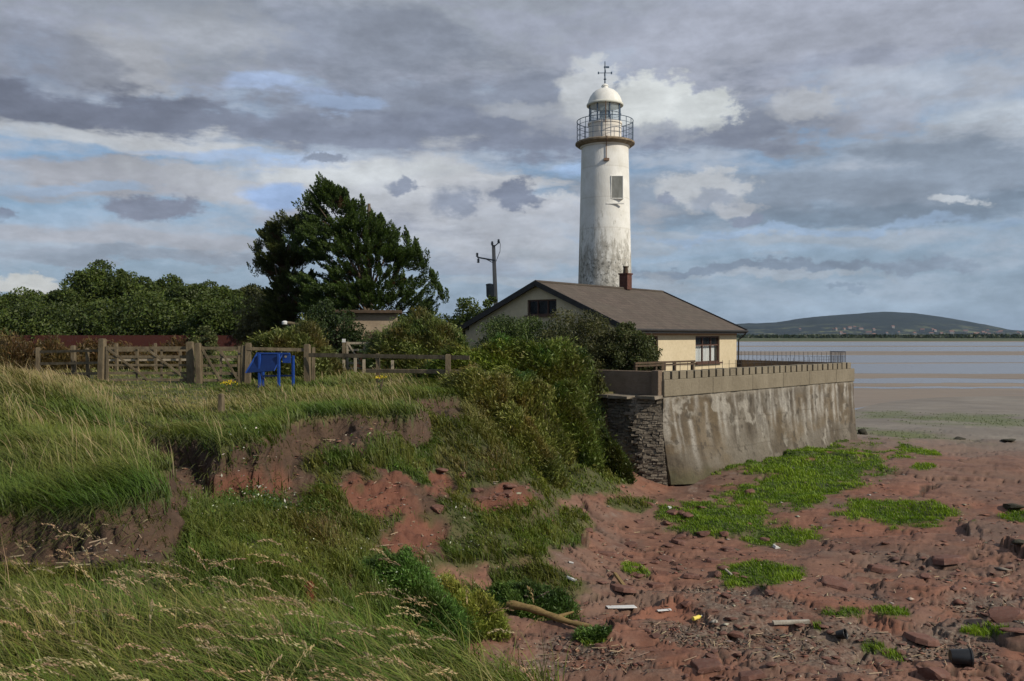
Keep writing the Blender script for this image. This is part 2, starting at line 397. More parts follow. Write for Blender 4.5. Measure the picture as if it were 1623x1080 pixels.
# ------------------------------------------------------------------ terrain
C0 = Vector((5.24, 30.0)); E0 = Vector((16.1, 40.5)); VW = (E0-C0).normalized(); NW = Vector((-VW.y, VW.x)); WL = (E0-C0).length
def plan(px, d): return ((px-CX)/F*d, d)
EDGE = [(2.2, -12), (1.2, 0), (.55, 3), (-.35, 4.9), (-1.3, 5.6), (-3.0, 5.9), (-6, 5.6), (-13, 4.6), (-15, 5.8), (-13, 7.8),
        (-9, 8.9), (-5.9, 9.7), (-4.45, 9.7), (-4.15, 10.2), (-4.7, 11.5), (-5.35, 12.6), (-6.2, 14.2), (-7.2, 16.0), (-8.1, 17.2), (-7.5, 17.5), (-6.7, 16.3),
        (-6.3, 15.5), plan(300, 15.1), plan(345, 14.5), plan(400, 15.1), plan(430, 17), plan(500, 19.2), plan(580, 19.8),
        plan(640, 20.2), plan(655, 22.6), plan(740, 24.6), (.1, 25.6), (1.4, 27.4), (2.3, 29.6), (3.6, 31.3), (4.6, 31.2)]
a = C0+NW*.35+VW*.35; EDGE.append((a.x, a.y)); a = E0+NW*.35-VW*.35; EDGE.append((a.x, a.y))
EDGE += [(12.0, 45.6), (12.8, 58), (4, 72), (-40, 95), (-400, 160), (-400, -12)]
EDGE = np.array(EDGE)
def sdist(x, y):
    dmin = np.full(x.shape, 1e9); ins = np.zeros(x.shape, bool); n = len(EDGE)
    for i in range(n):
        ax, ay = EDGE[i]; bx, by = EDGE[(i+1) % n]; dx, dy = bx-ax, by-ay
        t = np.clip(((x-ax)*dx+(y-ay)*dy)/(dx*dx+dy*dy), 0, 1)
        dmin = np.minimum(dmin, (x-ax-t*dx)**2+(y-ay-t*dy)**2)
        if dy != 0: ins ^= ((ay > y) != (by > y)) & (x < dx*(y-ay)/dy+ax)
    d = np.sqrt(dmin); return np.where(ins, d, -d)
def tps(pts, lam=.02):
    P = np.array(pts, float); n = len(P)
    def K(r2): return np.where(r2 > 1e-9, .5*r2*np.log(r2+1e-12), 0)
    # work in compressed coordinates so that far points do not swamp near ones
    def cm(x, y):
        r = np.hypot(x, y)+1e-6; k = np.log1p(r/6)*6/r; return x*k, y*k
    cx_, cy_ = cm(P[:, 0], P[:, 1])
    A = np.zeros((n+3, n+3)); A[:n, :n] = K((cx_[:, None]-cx_)**2+(cy_[:, None]-cy_)**2)+np.eye(n)*lam
    A[:n, n] = A[n, :n] = 1; A[:n, n+1] = A[n+1, :n] = cx_; A[:n, n+2] = A[n+2, :n] = cy_
    w = np.linalg.solve(A, np.concatenate([P[:, 2], [0, 0, 0]]))
    def f(x, y):
        X, Y = cm(x, y); r = w[n]+w[n+1]*X+w[n+2]*Y
        for i in range(n): r = r+w[i]*K((X-cx_[i])**2+(Y-cy_[i])**2)
        return r
    return f
def pp(L): return [tuple(W(*q)) for q in L]
fU = tps(pp([(0, 600, 17), (130, 628, 20), (190, 680, 16), (240, 800, 9.7), (0, 815, 9.6), (100, 715, 12.5), (0, 705, 12.5), (230, 607, 30), (420, 617, 28),
      (600, 612, 28), (725, 617, 27), (300, 650, 20), (330, 705, 14.5), (500, 665, 19), (640, 650, 21)]) +
     [(0, 0, -1.65), (-1, 2.5, -1.72), (-3, 4.6, -1.98), (-.5, 4.5, -1.98), (-6, 4.5, -2.0), (-14, 5, -1.9), (-20, 20, -1.2), (1, 27, -1.9), (4, 34, -2.08),
      (5.2, 30.3, -2.12), (16, 40.5, -2.12), (10, 40, -2.1), (12, 50, -2.1), (6, 55, -2.1), (-3, 45, -1.9), (-20, 45, -1.6), (-40, 60, -1.6), (-30, 30, -1.4), (-50, 90, -1.6), (0, 80, -1.9), (-100, 100, -1.6),
      (-300, 150, -1.6), (-12, 24, -1.5), (3, -8, -1.7), (-10, -10, -1.7)])
fL = tps(pp([(0, 930, 9.0), (120, 900, 9.2), (240, 885, 9.3), (250, 850, 10), (240, 800, 11.4), (238, 745, 14), (235, 722, 15.8), (300, 775, 14.4), (400, 775, 14.5),
      (500, 725, 18.3), (620, 692, 19.4), (740, 680, 22), (350, 850, 11.8), (300, 900, 9.8), (420, 900, 10.8), (480, 1000, 9), (560, 950, 11), (600, 785, 17),
      (650, 850, 16), (620, 930, 13.5), (620, 1040, 11.3), (700, 960, 14.5), (750, 1030, 13), (540, 705, 18.5), (700, 722, 20.5), (760, 772, 19.5), (840, 762, 22),
      (800, 850, 18), (880, 900, 17.4), (900, 772, 25), (960, 765, 27.5), (1030, 785, 28.5), (990, 800, 26), (960, 850, 22), (860, 1000, 14.6), (1000, 1000, 14.6),
      (1000, 900, 18.9), (1200, 1000, 14.6), (1600, 1070, 12.8), (1600, 850, 21.7), (1300, 762, 29.5), (1350, 695, 40.5), (1500, 703, 40), (1600, 665, 53),
      (1100, 783, 29), (1060, 778, 29.6), (1200, 742, 31.8), (1250, 712, 36), (470, 800, 15)]) +
     [(-1, 6.3, -3.3), (-3, 7.2, -2.95), (-6, 7.3, -2.75), (-12, 6.2, -2.7), (.6, 5.6, -3.7), (2.5, 3, -4.6), (3, 0, -4.9), (8, 0, -5.1), (20, 0, -5.2), (20, 20, -5.15),
      (2.4, 27, -4.0), (3.9, 29.8, -4.7), (60, 100, -5.9), (100, 50, -5.9), (30, 78, -5.8), (16, 60, -5.9), (40, 30, -5.4), (100, 0, -6), (-20, 120, -6), (200, 200, -6.5), (0, 250, -6.5), (30, -20, -5.2)])
VEG_EL = [(705, 965, 125, 48), (850, 935, 80, 38), (790, 850, 105, 48), (880, 838, 60, 36), (905, 768, 75, 22), (600, 900, 90, 60)]
MARSH_EL = [(1240, 716, 110, 23, -.20), (1310, 700, 45, 8, -.1), (1275, 765, 140, 44, -.28), (1422, 815, 100, 22, .05), (1150, 825, 105, 26, .1), (1240, 850, 75, 17, -.05), (1200, 911, 70, 22, 0),
            (1455, 715, 42, 7, .2), (1340, 972, 40, 8, 0), (1560, 1000, 36, 9, 0), (1410, 970, 36, 9, .1), (1235, 735, 50, 24, -.3), (1005, 905, 22, 8, .2),
            (1385, 1028, 18, 9, 0), (1420, 1042, 22, 7, .3), (1465, 740, 20, 6, 0), (1300, 995, 16, 6, 0), (1620, 818, 32, 9, 0), (935, 1015, 25, 12, 0)]
ALGAE_EL = [(1520, 664, 150, 9, .03), (1440, 690, 120, 7, .1), (1580, 672, 60, 6, 0), (1400, 655, 70, 4, 0)]
VEG_EL += [(930, 760, 70, 26), (985, 905, 0.1, 0.1), (1000, 800, 40, 12)]
SOIL_EL = [(120, 868, 170, 42), (235, 775, 45, 90), (335, 752, 135, 48), (470, 702, 200, 34), (560, 685, 100, 26), (340, 742, 110, 40), (610, 790, 82, 50), (645, 865, 62, 60), (470, 770, 45, 40), (800, 790, 60, 24), (430, 730, 60, 40), (700, 770, 30, 22), (250, 800, 22, 60), (660, 905, 40, 26), (730, 655, 55, 16)]
RED_EL = [(600, 790, 80, 55), (640, 865, 60, 70), (440, 800, 24, 30), (800, 800, 60, 40), (690, 760, 30, 30), (660, 905, 50, 36), (400, 775, 60, 30)]
OLIVE_EL = [(470, 880, 140, 60), (560, 860, 60, 60), (500, 850, 60, 50)]
def project(x, y, z): yy = np.maximum(y, .05); return CX+F*x/yy, HZ-F*z/yy
def ell(px, py, L, x, y, soft=.35, amp=.45, sc=1.6, seed=50):
    nz = fbm(x*sc, y*sc, o=4, s=seed)*amp; r = np.zeros(px.shape)
    for e in L:
        cx_, cy_, rx, ry = e[:4]; sl = e[4] if len(e) > 4 else 0
        dx = px-cx_; dy = py-cy_-sl*dx; q = np.sqrt((dx/rx)**2+(dy/ry)**2)+nz
        r = np.maximum(r, sstep(1+soft*.4, 1-soft, q))
    return r
def voro(x, y, seed):
    xi, yi = np.floor(x), np.floor(y); d1 = np.full(x.shape, 9.); d2 = np.full(x.shape, 9.); c1 = [np.zeros(x.shape) for _ in range(5)]; z_ = np.zeros_like(xi)
    for a in (-1, 0, 1):
        for b in (-1, 0, 1):
            cx_ = xi+a+.5+.45*_h(xi+a, yi+b, z_, seed); cy_ = yi+b+.5+.45*_h(xi+a, yi+b, z_, seed+1); d = (x-cx_)**2+(y-cy_)**2; m = d < d1
            d2 = np.where(m, d1, np.minimum(d2, d)); d1 = np.where(m, d, d1)
            for k, v in enumerate((cx_, cy_, _h(xi+a, yi+b, z_, seed+2), _h(xi+a, yi+b, z_, seed+3), _h(xi+a, yi+b, z_, seed+4))): c1[k] = np.where(m, v, c1[k])
    return np.sqrt(d2)-np.sqrt(d1), c1
def slabs(x, y, brk):
    ang = -.28; u = x*math.cos(ang)+y*math.sin(ang); v = -x*math.sin(ang)+y*math.cos(ang)
    wu = u+fbm(x*.45, y*.45, o=4, s=401)*1.3; wv = v+fbm(x*.45+9, y*.45, o=4, s=405)*1.0
    h = 0; tone = 0; ck = 0
    for su, sv, amp, tilt, cr, seed, w in ((5.2, 2.4, .20, .13, .11, 411, 1.0), (1.9, .85, .075, .10, .08, 431, .4+.6*brk), (.62, .34, .04, .10, .05, 451, .8*brk)):
        e, (ca, cb, r1, r2, r3) = voro(wu/su, wv/sv, seed); du_, dv_ = wu/su-ca, wv/sv-cb
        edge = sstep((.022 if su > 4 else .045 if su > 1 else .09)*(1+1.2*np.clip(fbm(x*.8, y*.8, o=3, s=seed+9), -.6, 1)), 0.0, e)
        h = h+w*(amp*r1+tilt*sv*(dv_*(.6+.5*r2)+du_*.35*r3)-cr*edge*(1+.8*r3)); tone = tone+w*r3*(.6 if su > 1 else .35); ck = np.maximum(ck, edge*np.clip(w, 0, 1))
    return h, tone, ck
SLAB = {}
def terrain(x, y):
    r = np.hypot(x, y); s0 = sdist(x, y)
    wallish = sstep(4.0, 4.7, x)*sstep(29, 30.5, y)
    nearE = 1-wallish
    s = s0+nearE*(fbm(x*.9, y*.9, o=5, s=3)*.55+fbm(x*4, y*4, o=3, s=8)*.12)*sstep(60, 30, r)
    zU = np.clip(fU(x, y), -2.3, -.55); zL = np.clip(fL(x, y), -7, -1.9); zL = np.where(r < 75, np.maximum(zL, -5.42-.3*sstep(42, 70, r)), zL)
    zL = np.minimum(zL, zU-.15)
    zU = zU+fbm(x*.5, y*.5, o=4, s=5)*.12*nearE
    rockm = sstep(-4.15, -4.55, zL+fbm(x*.8, y*.8, o=3, s=31)*.25)
    # slopes: lumps and slumps; shore: bedding ledges that step up towards the land
    lump = (fbm(x*.9, y*.9, o=5, s=11)*.32)*(1-rockm)
    far = sstep(62, 40, r)
    nr0 = sstep(38, 20, r); brk = nr0*sstep(-.15, .45, fbm(x*.22+3, y*.22, o=3, s=47)+.9*np.exp(-((x-3.3)/3)**2-((y-17.5)/4)**2))
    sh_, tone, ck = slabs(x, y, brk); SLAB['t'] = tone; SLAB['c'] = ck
    nearr = sstep(36, 18, r); rough = fbm(x*1.6, y*2.4, o=4, s=29, g=.5)*(.008+.022*nearr); hump = fbm(x*.2, y*.3, o=3, s=41)*.22
    rock = (sh_+hump+rough)*rockm*far
    z0 = zL+lump+rock
    wdt = np.where(wallish > .5, .15, .24+.10*vn(x*1.1, y*1.1, s=77))
    t = np.clip((s+wdt)/wdt, 0, 1); k = t**.8
    z = z0+(zU-z0)*k
    face = ((t > 0) & (t < 1)).astype(float)
    return z, s, t, zL, rockm*(t <= 0), face, far
def ground_z(x, y): return terrain(np.atleast_1d(np.asarray(x, float)), np.atleast_1d(np.asarray(y, float)))[0]
def gz(x, y): return float(ground_z(x, y)[0])
NA, NR = 940, 1180
angs = np.concatenate([np.linspace(-100, -36, 90, endpoint=False), np.linspace(-36, 36, NA-180, endpoint=False), np.linspace(36, 100, 90)])
rad = np.geomspace(1.1, 320, NR)
AA, RR = np.meshgrid(np.radians(angs), rad, indexing='ij')
TX = (RR*np.sin(AA)); TY = (RR*np.cos(AA))
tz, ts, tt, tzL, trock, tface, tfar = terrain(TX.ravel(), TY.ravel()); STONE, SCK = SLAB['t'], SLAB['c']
TZ = tz.reshape(TX.shape)
P3 = np.stack([TX, TY, TZ], -1)
du = np.gradient(P3, axis=0); dv = np.gradient(P3, axis=1); NRM = np.cross(du, dv); NRM /= np.linalg.norm(NRM, axis=-1, keepdims=True)+1e-12
NRM = np.where(NRM[..., 2:3] < 0, -NRM, NRM); steep = 1-NRM[..., 2]
px, py = project(TX, TY, TZ)
fx = TX.ravel(); fy = TY.ravel()
up = (ts > -.02)
veg_patch = ell(px, py, VEG_EL, TX, TY).ravel(); marsh = ell(px, py, MARSH_EL, TX, TY, .4, .6, 2.0).ravel()*trock
algae = ell(px, py, ALGAE_EL, TX, TY, .8, .9, .5).ravel()*trock
soilp = ell(px, py, SOIL_EL, TX, TY, .3, .7, 1.8, 55).ravel(); redp = ell(px, py, RED_EL, TX, TY, .5, .6).ravel()
st_ = steep.ravel()
soil = np.clip(np.maximum(tface*1.0, soilp*(~up)*(1-trock)), 0, 1)
soil = np.maximum(soil, sstep(.30, .45, st_)*(1-trock)*(~up)); tongue = ell(px, py, [(790, 650, 62, 60), (850, 700, 60, 60)], TX, TY, .4, .3).ravel(); soil = soil*(1-tongue)
vegm = np.clip((1-trock)*(1-soil)+trock*veg_patch, 0, 1)
rockv = np.clip(trock*(1-veg_patch), 0, 1)
shing = ell(px, py, [(930, 1045, 170, 42), (1250, 1015, 190, 55), (1560, 960, 160, 30), (1150, 950, 80, 20), (1500, 1010, 120, 40)], TX, TY, .6, .9, 1.0, 88).ravel()*trock
mudm = np.maximum(sstep(36, 52, RR.ravel()), 0)*trock
# soft displacement of bare faces along the normal
dn = fbm(TX*5, TY*5, TZ*5, o=4, s=91)*(.17*soil+.01*rockv).reshape(TX.shape)*tfar.reshape(TX.shape)
P3 = P3+NRM*dn[..., None]
na, nr = TX.shape; idx = np.arange(na*nr).reshape(na, nr)
Fq = np.stack([idx[:-1, :-1], idx[1:, :-1], idx[1:, 1:], idx[:-1, 1:]], -1).reshape(-1, 4)
def build_ground_mat():
    t = NT('coast_ground'); a = t.sep(t.attr('masks')); b = t.sep(t.attr('masks2'))
    big = t.noise(.35, 6, .65); med = t.noise(2.2, 8, .7); fin = t.noise(11, 7, .72); str_ = t.noise(1.5, 8, .7, t.vec((.5, 1.6, 4)))
    soil = t.mix(t.mr(med, .35, .7), (.058, .036, .024), (.108, .066, .043)); soil = t.mix(t.mr(str_, .5, .7, 0, .6), soil, (.04, .026, .018))
    soil = t.mix(t.math('MULTIPLY', b[0], .85), soil, t.mix(t.mr(med, .35, .65), (.115, .042, .026), (.18, .07, .042)))
    grass = t.mix(t.mr(med, .35, .65), (.045, .055, .016), (.085, .08, .03)); grass = t.mix(t.mr(big, .5, .7, 0, .6), grass, (.16, .12, .06))
    rock = t.mix(t.mr(med, .35, .65), (.135, .060, .038), (.225, .112, .074)); rock = t.mix(t.mr(b[2], .35, .95, 0, .8), rock, (.155, .103, .076)); rock = t.mix(t.mr(b[2], .4, .05, 0, .7), rock, (.225, .092, .054))
    rock = t.mix(t.mr(big, .5, .62, 0, .6), rock, (.12, .085, .068)); rock = t.mix(t.mr(str_, .5, .68, 0, .7), rock, (.09, .042, .032)); rock = t.mix(t.mr(fin, .6, .75, 0, .5), rock, (.27, .175, .13))
    rock = t.mix(t.mr(t.noise(.7, 7, .75), .62, .72, 0, .55), rock, (.27, .22, .185))
    rock = t.mix(t.math('MULTIPLY', t.sep(t.attr('masks4'))[0], .85), rock, (.025, .018, .012))  # near-black in the slab cracks: grime plus the cracks' shade put into the colour
    sh = t.mix(t.mr(t.vor(22, None, 'F1', 'Color'), .2, .9), (.07, .05, .038), (.20, .16, .125)); sh = t.mix(t.mr(fin, .5, .7, 0, .6), sh, (.12, .07, .05))
    mud = t.mix(t.mr(t.noise(.25, 7, .7), .4, .65), (.155, .135, .115), (.22, .195, .165)); mud = t.mix(t.mr(fin, .55, .75, 0, .5), mud, (.08, .07, .06))
    c = t.mix(a[2], grass, rock); c = t.mix(a[1], c, soil); c = t.mix(t.math('MULTIPLY', t.math('MULTIPLY', b[1], .9), t.mr(med, .3, .55)), c, sh)
    c = t.mix(a[0], c, grass)
    wet = t.sep(t.attr('masks3'))
    c = t.mix(wet[0], c, mud); c = t.mix(t.math('MULTIPLY', wet[1], .75), c, t.mix(t.mr(med, .4, .6), (.07, .10, .03), (.12, .14, .05)))
    c = t.mix(wet[2], c, (.055, .075, .02))
    nr_ = t.math('SUBTRACT', 1.0, a[2]); h = t.math('ADD', t.math('MULTIPLY', t.math('ADD', t.math('MULTIPLY', med, 1.5), fin), t.math('ADD', t.math('MULTIPLY', nr_, .7), .3)), t.math('MULTIPLY', str_, .5))
    return t.done(c, t.mr(big, .4, .7, .72, .92), h, .75, .06, spec=.3)
M['ground'] = build_ground_mat()
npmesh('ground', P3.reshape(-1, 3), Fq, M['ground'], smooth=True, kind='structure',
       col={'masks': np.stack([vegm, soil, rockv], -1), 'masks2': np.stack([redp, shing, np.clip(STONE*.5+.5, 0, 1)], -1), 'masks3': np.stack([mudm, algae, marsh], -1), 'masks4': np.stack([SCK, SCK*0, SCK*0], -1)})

# ------------------------------------------------------------------ mudflat, water, far shore, hills
def build_sand():
    t = NT('estuary_mud'); v = t.vec((.012, .06, 1)); n = t.noise(1, 8, .65, v); f = t.noise(3, 6, .7, t.vec((.05, .4, 1)))
    c = t.mix(t.mr(n, .35, .7), (.17, .135, .105), (.26, .215, .175)); c = t.mix(t.mr(f, .5, .75, 0, .5), c, (.11, .09, .07))
    return t.done(c, t.mr(n, .4, .6, .55, .95), f, .2, .05)
M['sand'] = build_sand()
s = MB(); G_ = 7000
s.add([(-G_, -G_, -5.62), (G_, -G_, -5.62), (G_, G_, -5.62), (-G_, G_, -5.62)], [(0, 1, 2, 3)]); s.build('mudflat', M['sand'], kind='structure')
def build_water():
    t = NT('shallow_water'); n = t.noise(1, 5, .6, t.vec((.5, 2.2, 1)))
    return t.done((.15, .13, .125), .2, n, .10, .03, spec=.6)
M['water'] = build_water()
s = MB()
def streak(xa, xb, ya, yb, rag=.25, seed=0, n=160):
    vs = []; fs = []; xs = np.linspace(xa, xb, n); w = yb-ya
    sc = 14/(xb-xa)
    lo = ya+w*rag*fbm(xs*sc, xs*0+seed, o=5, s=seed); hi = yb+w*rag*fbm(xs*sc, xs*0+seed+9, o=5, s=seed+3)
    tp = np.minimum(1, np.minimum(xs-xa, xb-xs)/(.18*(xb-xa))+.02)**.6; mid = (lo+hi)/2
    for i in range(n):
        h = max((hi[i]-lo[i])/2*tp[i], .02); vs += [(xs[i], mid[i]-h, -5.612), (xs[i], mid[i]+h, -5.612)]
        if i: fs.append((2*i-2, 2*i, 2*i+1, 2*i-1))
    s.add(vs, fs)
streak(22, 110, 62, 69, .5, 1); streak(25, 62, 90.5, 93.5, .5, 2); streak(20, 150, 100, 111, .35, 3); streak(60, 240, 96, 101, .5, 4)
streak(-80, 900, 125, 172, .25, 5); streak(-300, 1600, 178, 240, .2, 6); streak(-600, 3200, 300, 420, .12, 7)
streak(-900, 4200, 450, 740, .10, 8)
s.build('water', M['water'], kind='structure')
# far shore: low green marsh with a line of trees and a hill behind
M['marsh_land'] = simple('far_marsh', (.05, .065, .025), (.09, .10, .045), .01, .95, .1)
xs = np.linspace(-3500, 6000, 240); ys = np.array([830, 845, 900, 1200, 2400, 4000]); zz = np.array([-5.63, -4.6, -4.2, -3.6, -2, 2])
X_, Y_ = np.meshgrid(xs, ys, indexing='ij'); Z_ = np.broadcast_to(zz, X_.shape)+fbm(X_*.01, Y_*.01, o=4, s=5)*.4*(Y_ > 831)
Y_ = Y_+fbm(X_*.004, X_*0, o=4, s=6)*60*(Y_ < 1000); i2 = np.arange(X_.size).reshape(X_.shape)
q = np.stack([i2[:-1, :-1], i2[1:, :-1], i2[1:, 1:], i2[:-1, 1:]], -1).reshape(-1, 4)
npmesh('far_shore', np.stack([X_, Y_, Z_], -1).reshape(-1, 3), q, M['marsh_land'], smooth=True, kind='structure')
def build_hill_mat():
    t = NT('wooded_hill'); n = t.noise(.009, 8, .72); f = t.noise(.05, 6, .7); z = t.sep(t.tc.outputs['Object'])[2]
    c = t.mix(t.mr(n, .4, .6), (.008, .015, .017), (.018, .027, .024)); c = t.mix(t.mr(f, .5, .75, 0, .6), c, (.015, .022, .012))
    fld = t.math('MULTIPLY', t.mr(n, .54, .58), t.mr(z, 70, 20)); c = t.mix(fld, c, (.12, .13, .065))
    return t.done(c, .95, f, .6, 8)
M['hill'] = build_hill_mat()
HD = 5200.0
prof_x = np.array([0, 600, 1000, 1110, 1170, 1230, 1290, 1340, 1400, 1450, 1500, 1560, 1600, 1660, 1800, 2200, 2600])
prof_y = np.array([536, 532, 528, 518, 514, 511, 502, 498.5, 494.5, 497, 504, 514, 523, 527, 524, 530, 534])
xs = np.linspace(-3200, 6800, 700); dd = np.linspace(0, 1, 30)
X_, T_ = np.meshgrid(xs, dd, indexing='ij'); Y_ = HD-1300+T_*1300; hp = CX+F*X_/Y_
hh = (HZ-np.interp(hp, prof_x, prof_y))*Y_/F
hh = hh+fbm(X_*.012, T_*3, o=5, s=70)*4*np.clip(hh/60, 0, 1)
pr = sstep(0, 1, T_)**.8; Z_ = -3+(hh+3)*pr+fbm(X_*.004, T_*4, o=5, s=71)*7*np.sin(np.pi*T_)*np.clip(hh/60, 0, 1)
i2 = np.arange(X_.size).reshape(X_.shape); q = np.stack([i2[:-1, :-1], i2[1:, :-1], i2[1:, 1:], i2[:-1, 1:]], -1).reshape(-1, 4)
Vh = np.stack([X_, Y_, Z_], -1)
npmesh('hills', Vh.reshape(-1, 3), q, M['hill'], smooth=True, kind='structure')
def hill_z(x, y):
    i = int(np.clip(np.searchsorted(xs, x), 0, len(xs)-1)); j = int(np.clip((y-(HD-1300))/1300*29, 0, 29)); return float(Z_[i, j])
# far tree belt (stuff): a mass of small faces
def blob_cloud(n, size, rs=None):
    """n random quads of a size around the origin: (n,4,3)"""
    a_ = rng.normal(size=(n, 3)); a_ /= np.linalg.norm(a_, axis=1, keepdims=True); b_ = rng.normal(size=(n, 3)); b_ = np.cross(a_, b_); b_ /= np.linalg.norm(b_, axis=1, keepdims=True)
    s_ = size*rng.uniform(.6, 1.4, (n, 1)); l_ = s_*rng.uniform(.9, 1.7, (n, 1))
    return np.stack([-a_*l_*.5, b_*s_*.35, a_*l_*.5, -b_*s_*.35], 1)
def quads(P, Qd, colr):
    V = (P[:, None, :]+Qd).reshape(-1, 3); n = len(P); Fc = np.arange(n*4).reshape(n, 4); return V, Fc, np.repeat(colr, 4, axis=0)
def tintv(n, base, var=.25, hue=.12):
    b = np.array(base)[None, :]*(1+rng.uniform(-var, var, (n, 1))); b = b*(1+rng.uniform(-hue, hue, (n, 3))); return np.clip(b, .004, 1)
n = 40000; x = rng.uniform(-1200, 2600, n); y = 1150+rng.uniform(0, 160, n); clump = fbm(x*.012, x*0, o=4, s=81)
z = -3.8+rng.uniform(0, 1, n)**.8*(4.6+2.5*clump)
V, Fc, Cc = quads(np.stack([x, y, z], -1), blob_cloud(n, 3.6), tintv(n, (.03, .042, .018)))
npmesh('tree_belt', V, Fc, M['leaf'], Cc, label='low dark line of trees along the far side of the estuary', cat='tree belt', kind='stuff')
M['far_white'] = simple('far_white_wall', (.18, .18, .18), (.24, .23, .22), .2, .9, .1); M['far_red'] = simple('far_roof', (.2, .11, .09), (.25, .14, .11), .2, .9, .1)
hm = MB().box((0, 0, 4), (17, 10, 8)); hm = hm.build('house', M['far_white'], label='tiny pale house on the wooded slope across the estuary', cat='house', group='distant houses on the far hillside')
rf = MB().add([(-9, -5.5, 0), (9, -5.5, 0), (9, 5.5, 0), (-9, 5.5, 0), (-9, 0, 4), (9, 0, 4)], [(0, 1, 5, 4), (2, 3, 4, 5), (1, 2, 5), (3, 0, 4)]).build('roof', M['far_red'], hm); rf.location = (0, 0, 8.02)
first = True
for i in range(46):
    X = random.choice([random.gauss(2200, 320), random.gauss(1750, 160), random.uniform(1500, 3000), random.gauss(2700, 200)]); Y = HD-1300+random.uniform(30, 430)
    if first: o, r_ = hm, rf; first = False
    else:
        o = hm.copy(); r_ = rf.copy(); COL.objects.link(o); COL.objects.link(r_); r_.parent = o
    o.location = (X, Y, hill_z(X, Y)+3); o.rotation_euler = (0, 0, random.uniform(-.5, .5)); k = random.uniform(.5, 1.3); o.scale = (k, 1, random.uniform(.8, 1.4))

# ------------------------------------------------------------------ lighthouse
LX, LY, GZ = 5.98, 55.0, -2.1
lh = empty('lighthouse', (LX, LY, GZ), label='tall white round lighthouse with weathered flaking lower shaft behind the bungalow', cat='lighthouse')
def tr(z): return 1.84-(z/14.3)*.34
MB().lathe([(2.0, 0), (2.0, .4), (tr(.4), .45)]+[(tr(z), z) for z in np.linspace(.5, 14.1, 30)]+[(1.56, 14.12), (1.60, 14.2)], 72).build('tower', M['tower'], lh, True)
MB().lathe([(1.60, 14.2), (1.74, 14.24), (1.86, 14.34), (1.9, 14.36), (1.9, 14.46), (1.84, 14.5), (1.0, 14.5)], 72).build('gallery_deck', M['deck'], lh, True)
MB().lathe([(1.09, 14.5), (1.09, 14.62), (1.05, 14.64), (1.05, 15.62), (1.10, 15.64), (1.10, 15.76), (.9, 15.77)], 64).build('lantern_wall', M['tower'], lh, True)
rail = MB()
for k in range(20):
    t = 2*math.pi*(k+.3)/20; rail.tube([(1.8*math.cos(t), 1.8*math.sin(t), 14.48), (1.8*math.cos(t), 1.8*math.sin(t), 15.86)], .021, 6)
for z, rr in ((14.85, .014), (15.2, .014), (15.55, .014), (15.86, .024)):
    rail.tube([(1.8*math.cos(2*math.pi*k/48), 1.8*math.sin(2*math.pi*k/48), z) for k in range(49)], rr, 6, False)
rail.build('gallery_railing', M['steel_blue'], lh)
MB().lathe([(1.0, 15.77), (1.0, 16.85)], 16, cap=False).build('lantern_glazing', M['lantern_glass'], lh)
lm = MB()
for k in range(8):
    t = 2*math.pi*(k+.25)/8; lm.tube([(1.03*math.cos(t), 1.03*math.sin(t), 15.75), (1.03*math.cos(t), 1.03*math.sin(t), 16.88)], .045 if k % 2 else .035, 6)
lm.tube([(1.03*math.cos(2*math.pi*k/32), 1.03*math.sin(2*math.pi*k/32), 16.3) for k in range(33)], .018, 5, False)
lm.build('glazing_bars', M['steel_blue'], lh)
MB().lathe([(.16, 15.77), (.16, 16.1), (.3, 16.15), (.3, 16.5), (.16, 16.6), (.05, 16.8)], 16).build('lamp_pedestal', M['steel_blue'], lh, True)
dm = MB().lathe([(1.0, 16.84), (1.17, 16.84), (1.19, 16.9), (1.16, 16.98), (1.10, 17.02), (1.06, 17.2), (.97, 17.42), (.82, 17.64), (.62, 17.82), (.4, 17.93), (.22, 17.98), (.2, 18.1), (.24, 18.12), (.2, 18.2), (.04, 18.3)], 56).build('dome', M['dome'], lh, True)
vane = MB().tube([(0, 0, 18.25), (0, 0, 19.72)], [.05, .03], 8)
vane.tube([(-.42, 0, 18.98), (.42, .0, 18.98)], .022, 6).tube([(0, -.4, 18.98), (0, .4, 18.98)], .022, 6)
for sgn in (-1, 1): vane.box((sgn*.42, 0, 18.98), (.09, .02, .16)).box((0, sgn*.4, 18.98), (.02, .09, .16))
vane.lathe([(.02, 18.5), (.1, 18.58), (.02, 18.66)], 10).box((.1, 0, 19.35), (.34, .02, .12)).lathe([(.02, 19.3), (.05, 19.35), (.02, 19.4)], 8)
vane.build('weather_vane', M['steel_blue'], lh, True)
cd = MB(); cd.tube([(-.08, -1.22, 16.85), (-.08, -1.14, 15.8), (-.08, -1.14, 14.6), (-.08, -1.93, 14.5), (-.08, -1.93, 14.3), (-.08, -tr(14)-.05, 14.1), (-.08, -tr(13.3)-.05, 13.2)], .026, 6)
cd.build('conductor_cable', M['rust'], lh); MB().box((-.08, -tr(13.2)-.08, 13.1), (.34, .16, .16)).build('cable_box', M['rust'], lh, bevel=.01)
wz = 11.37; wy = -tr(wz)
wn = MB(); wx = .59
for a_, b_, c_, d_ in ((-.36, 0, .05, 1.42), (.36, 0, .05, 1.42), (0, .70, .77, .05), (0, -.70, .80, .06)): wn.box((wx+a_, wy+.19, wz+b_), (c_, .42, d_))
wf = wn.build('window_surround', M['tower'], lh, bevel=.01)
MB().box((wx, wy+.03, wz), (.67, .06, 1.35)).build('boarded_pane', M['shutter'], wf)
MB().box((.47, wy-.0, wz-1.02), (1.1, .1, .07)).build('ledge', M['tower'], lh)
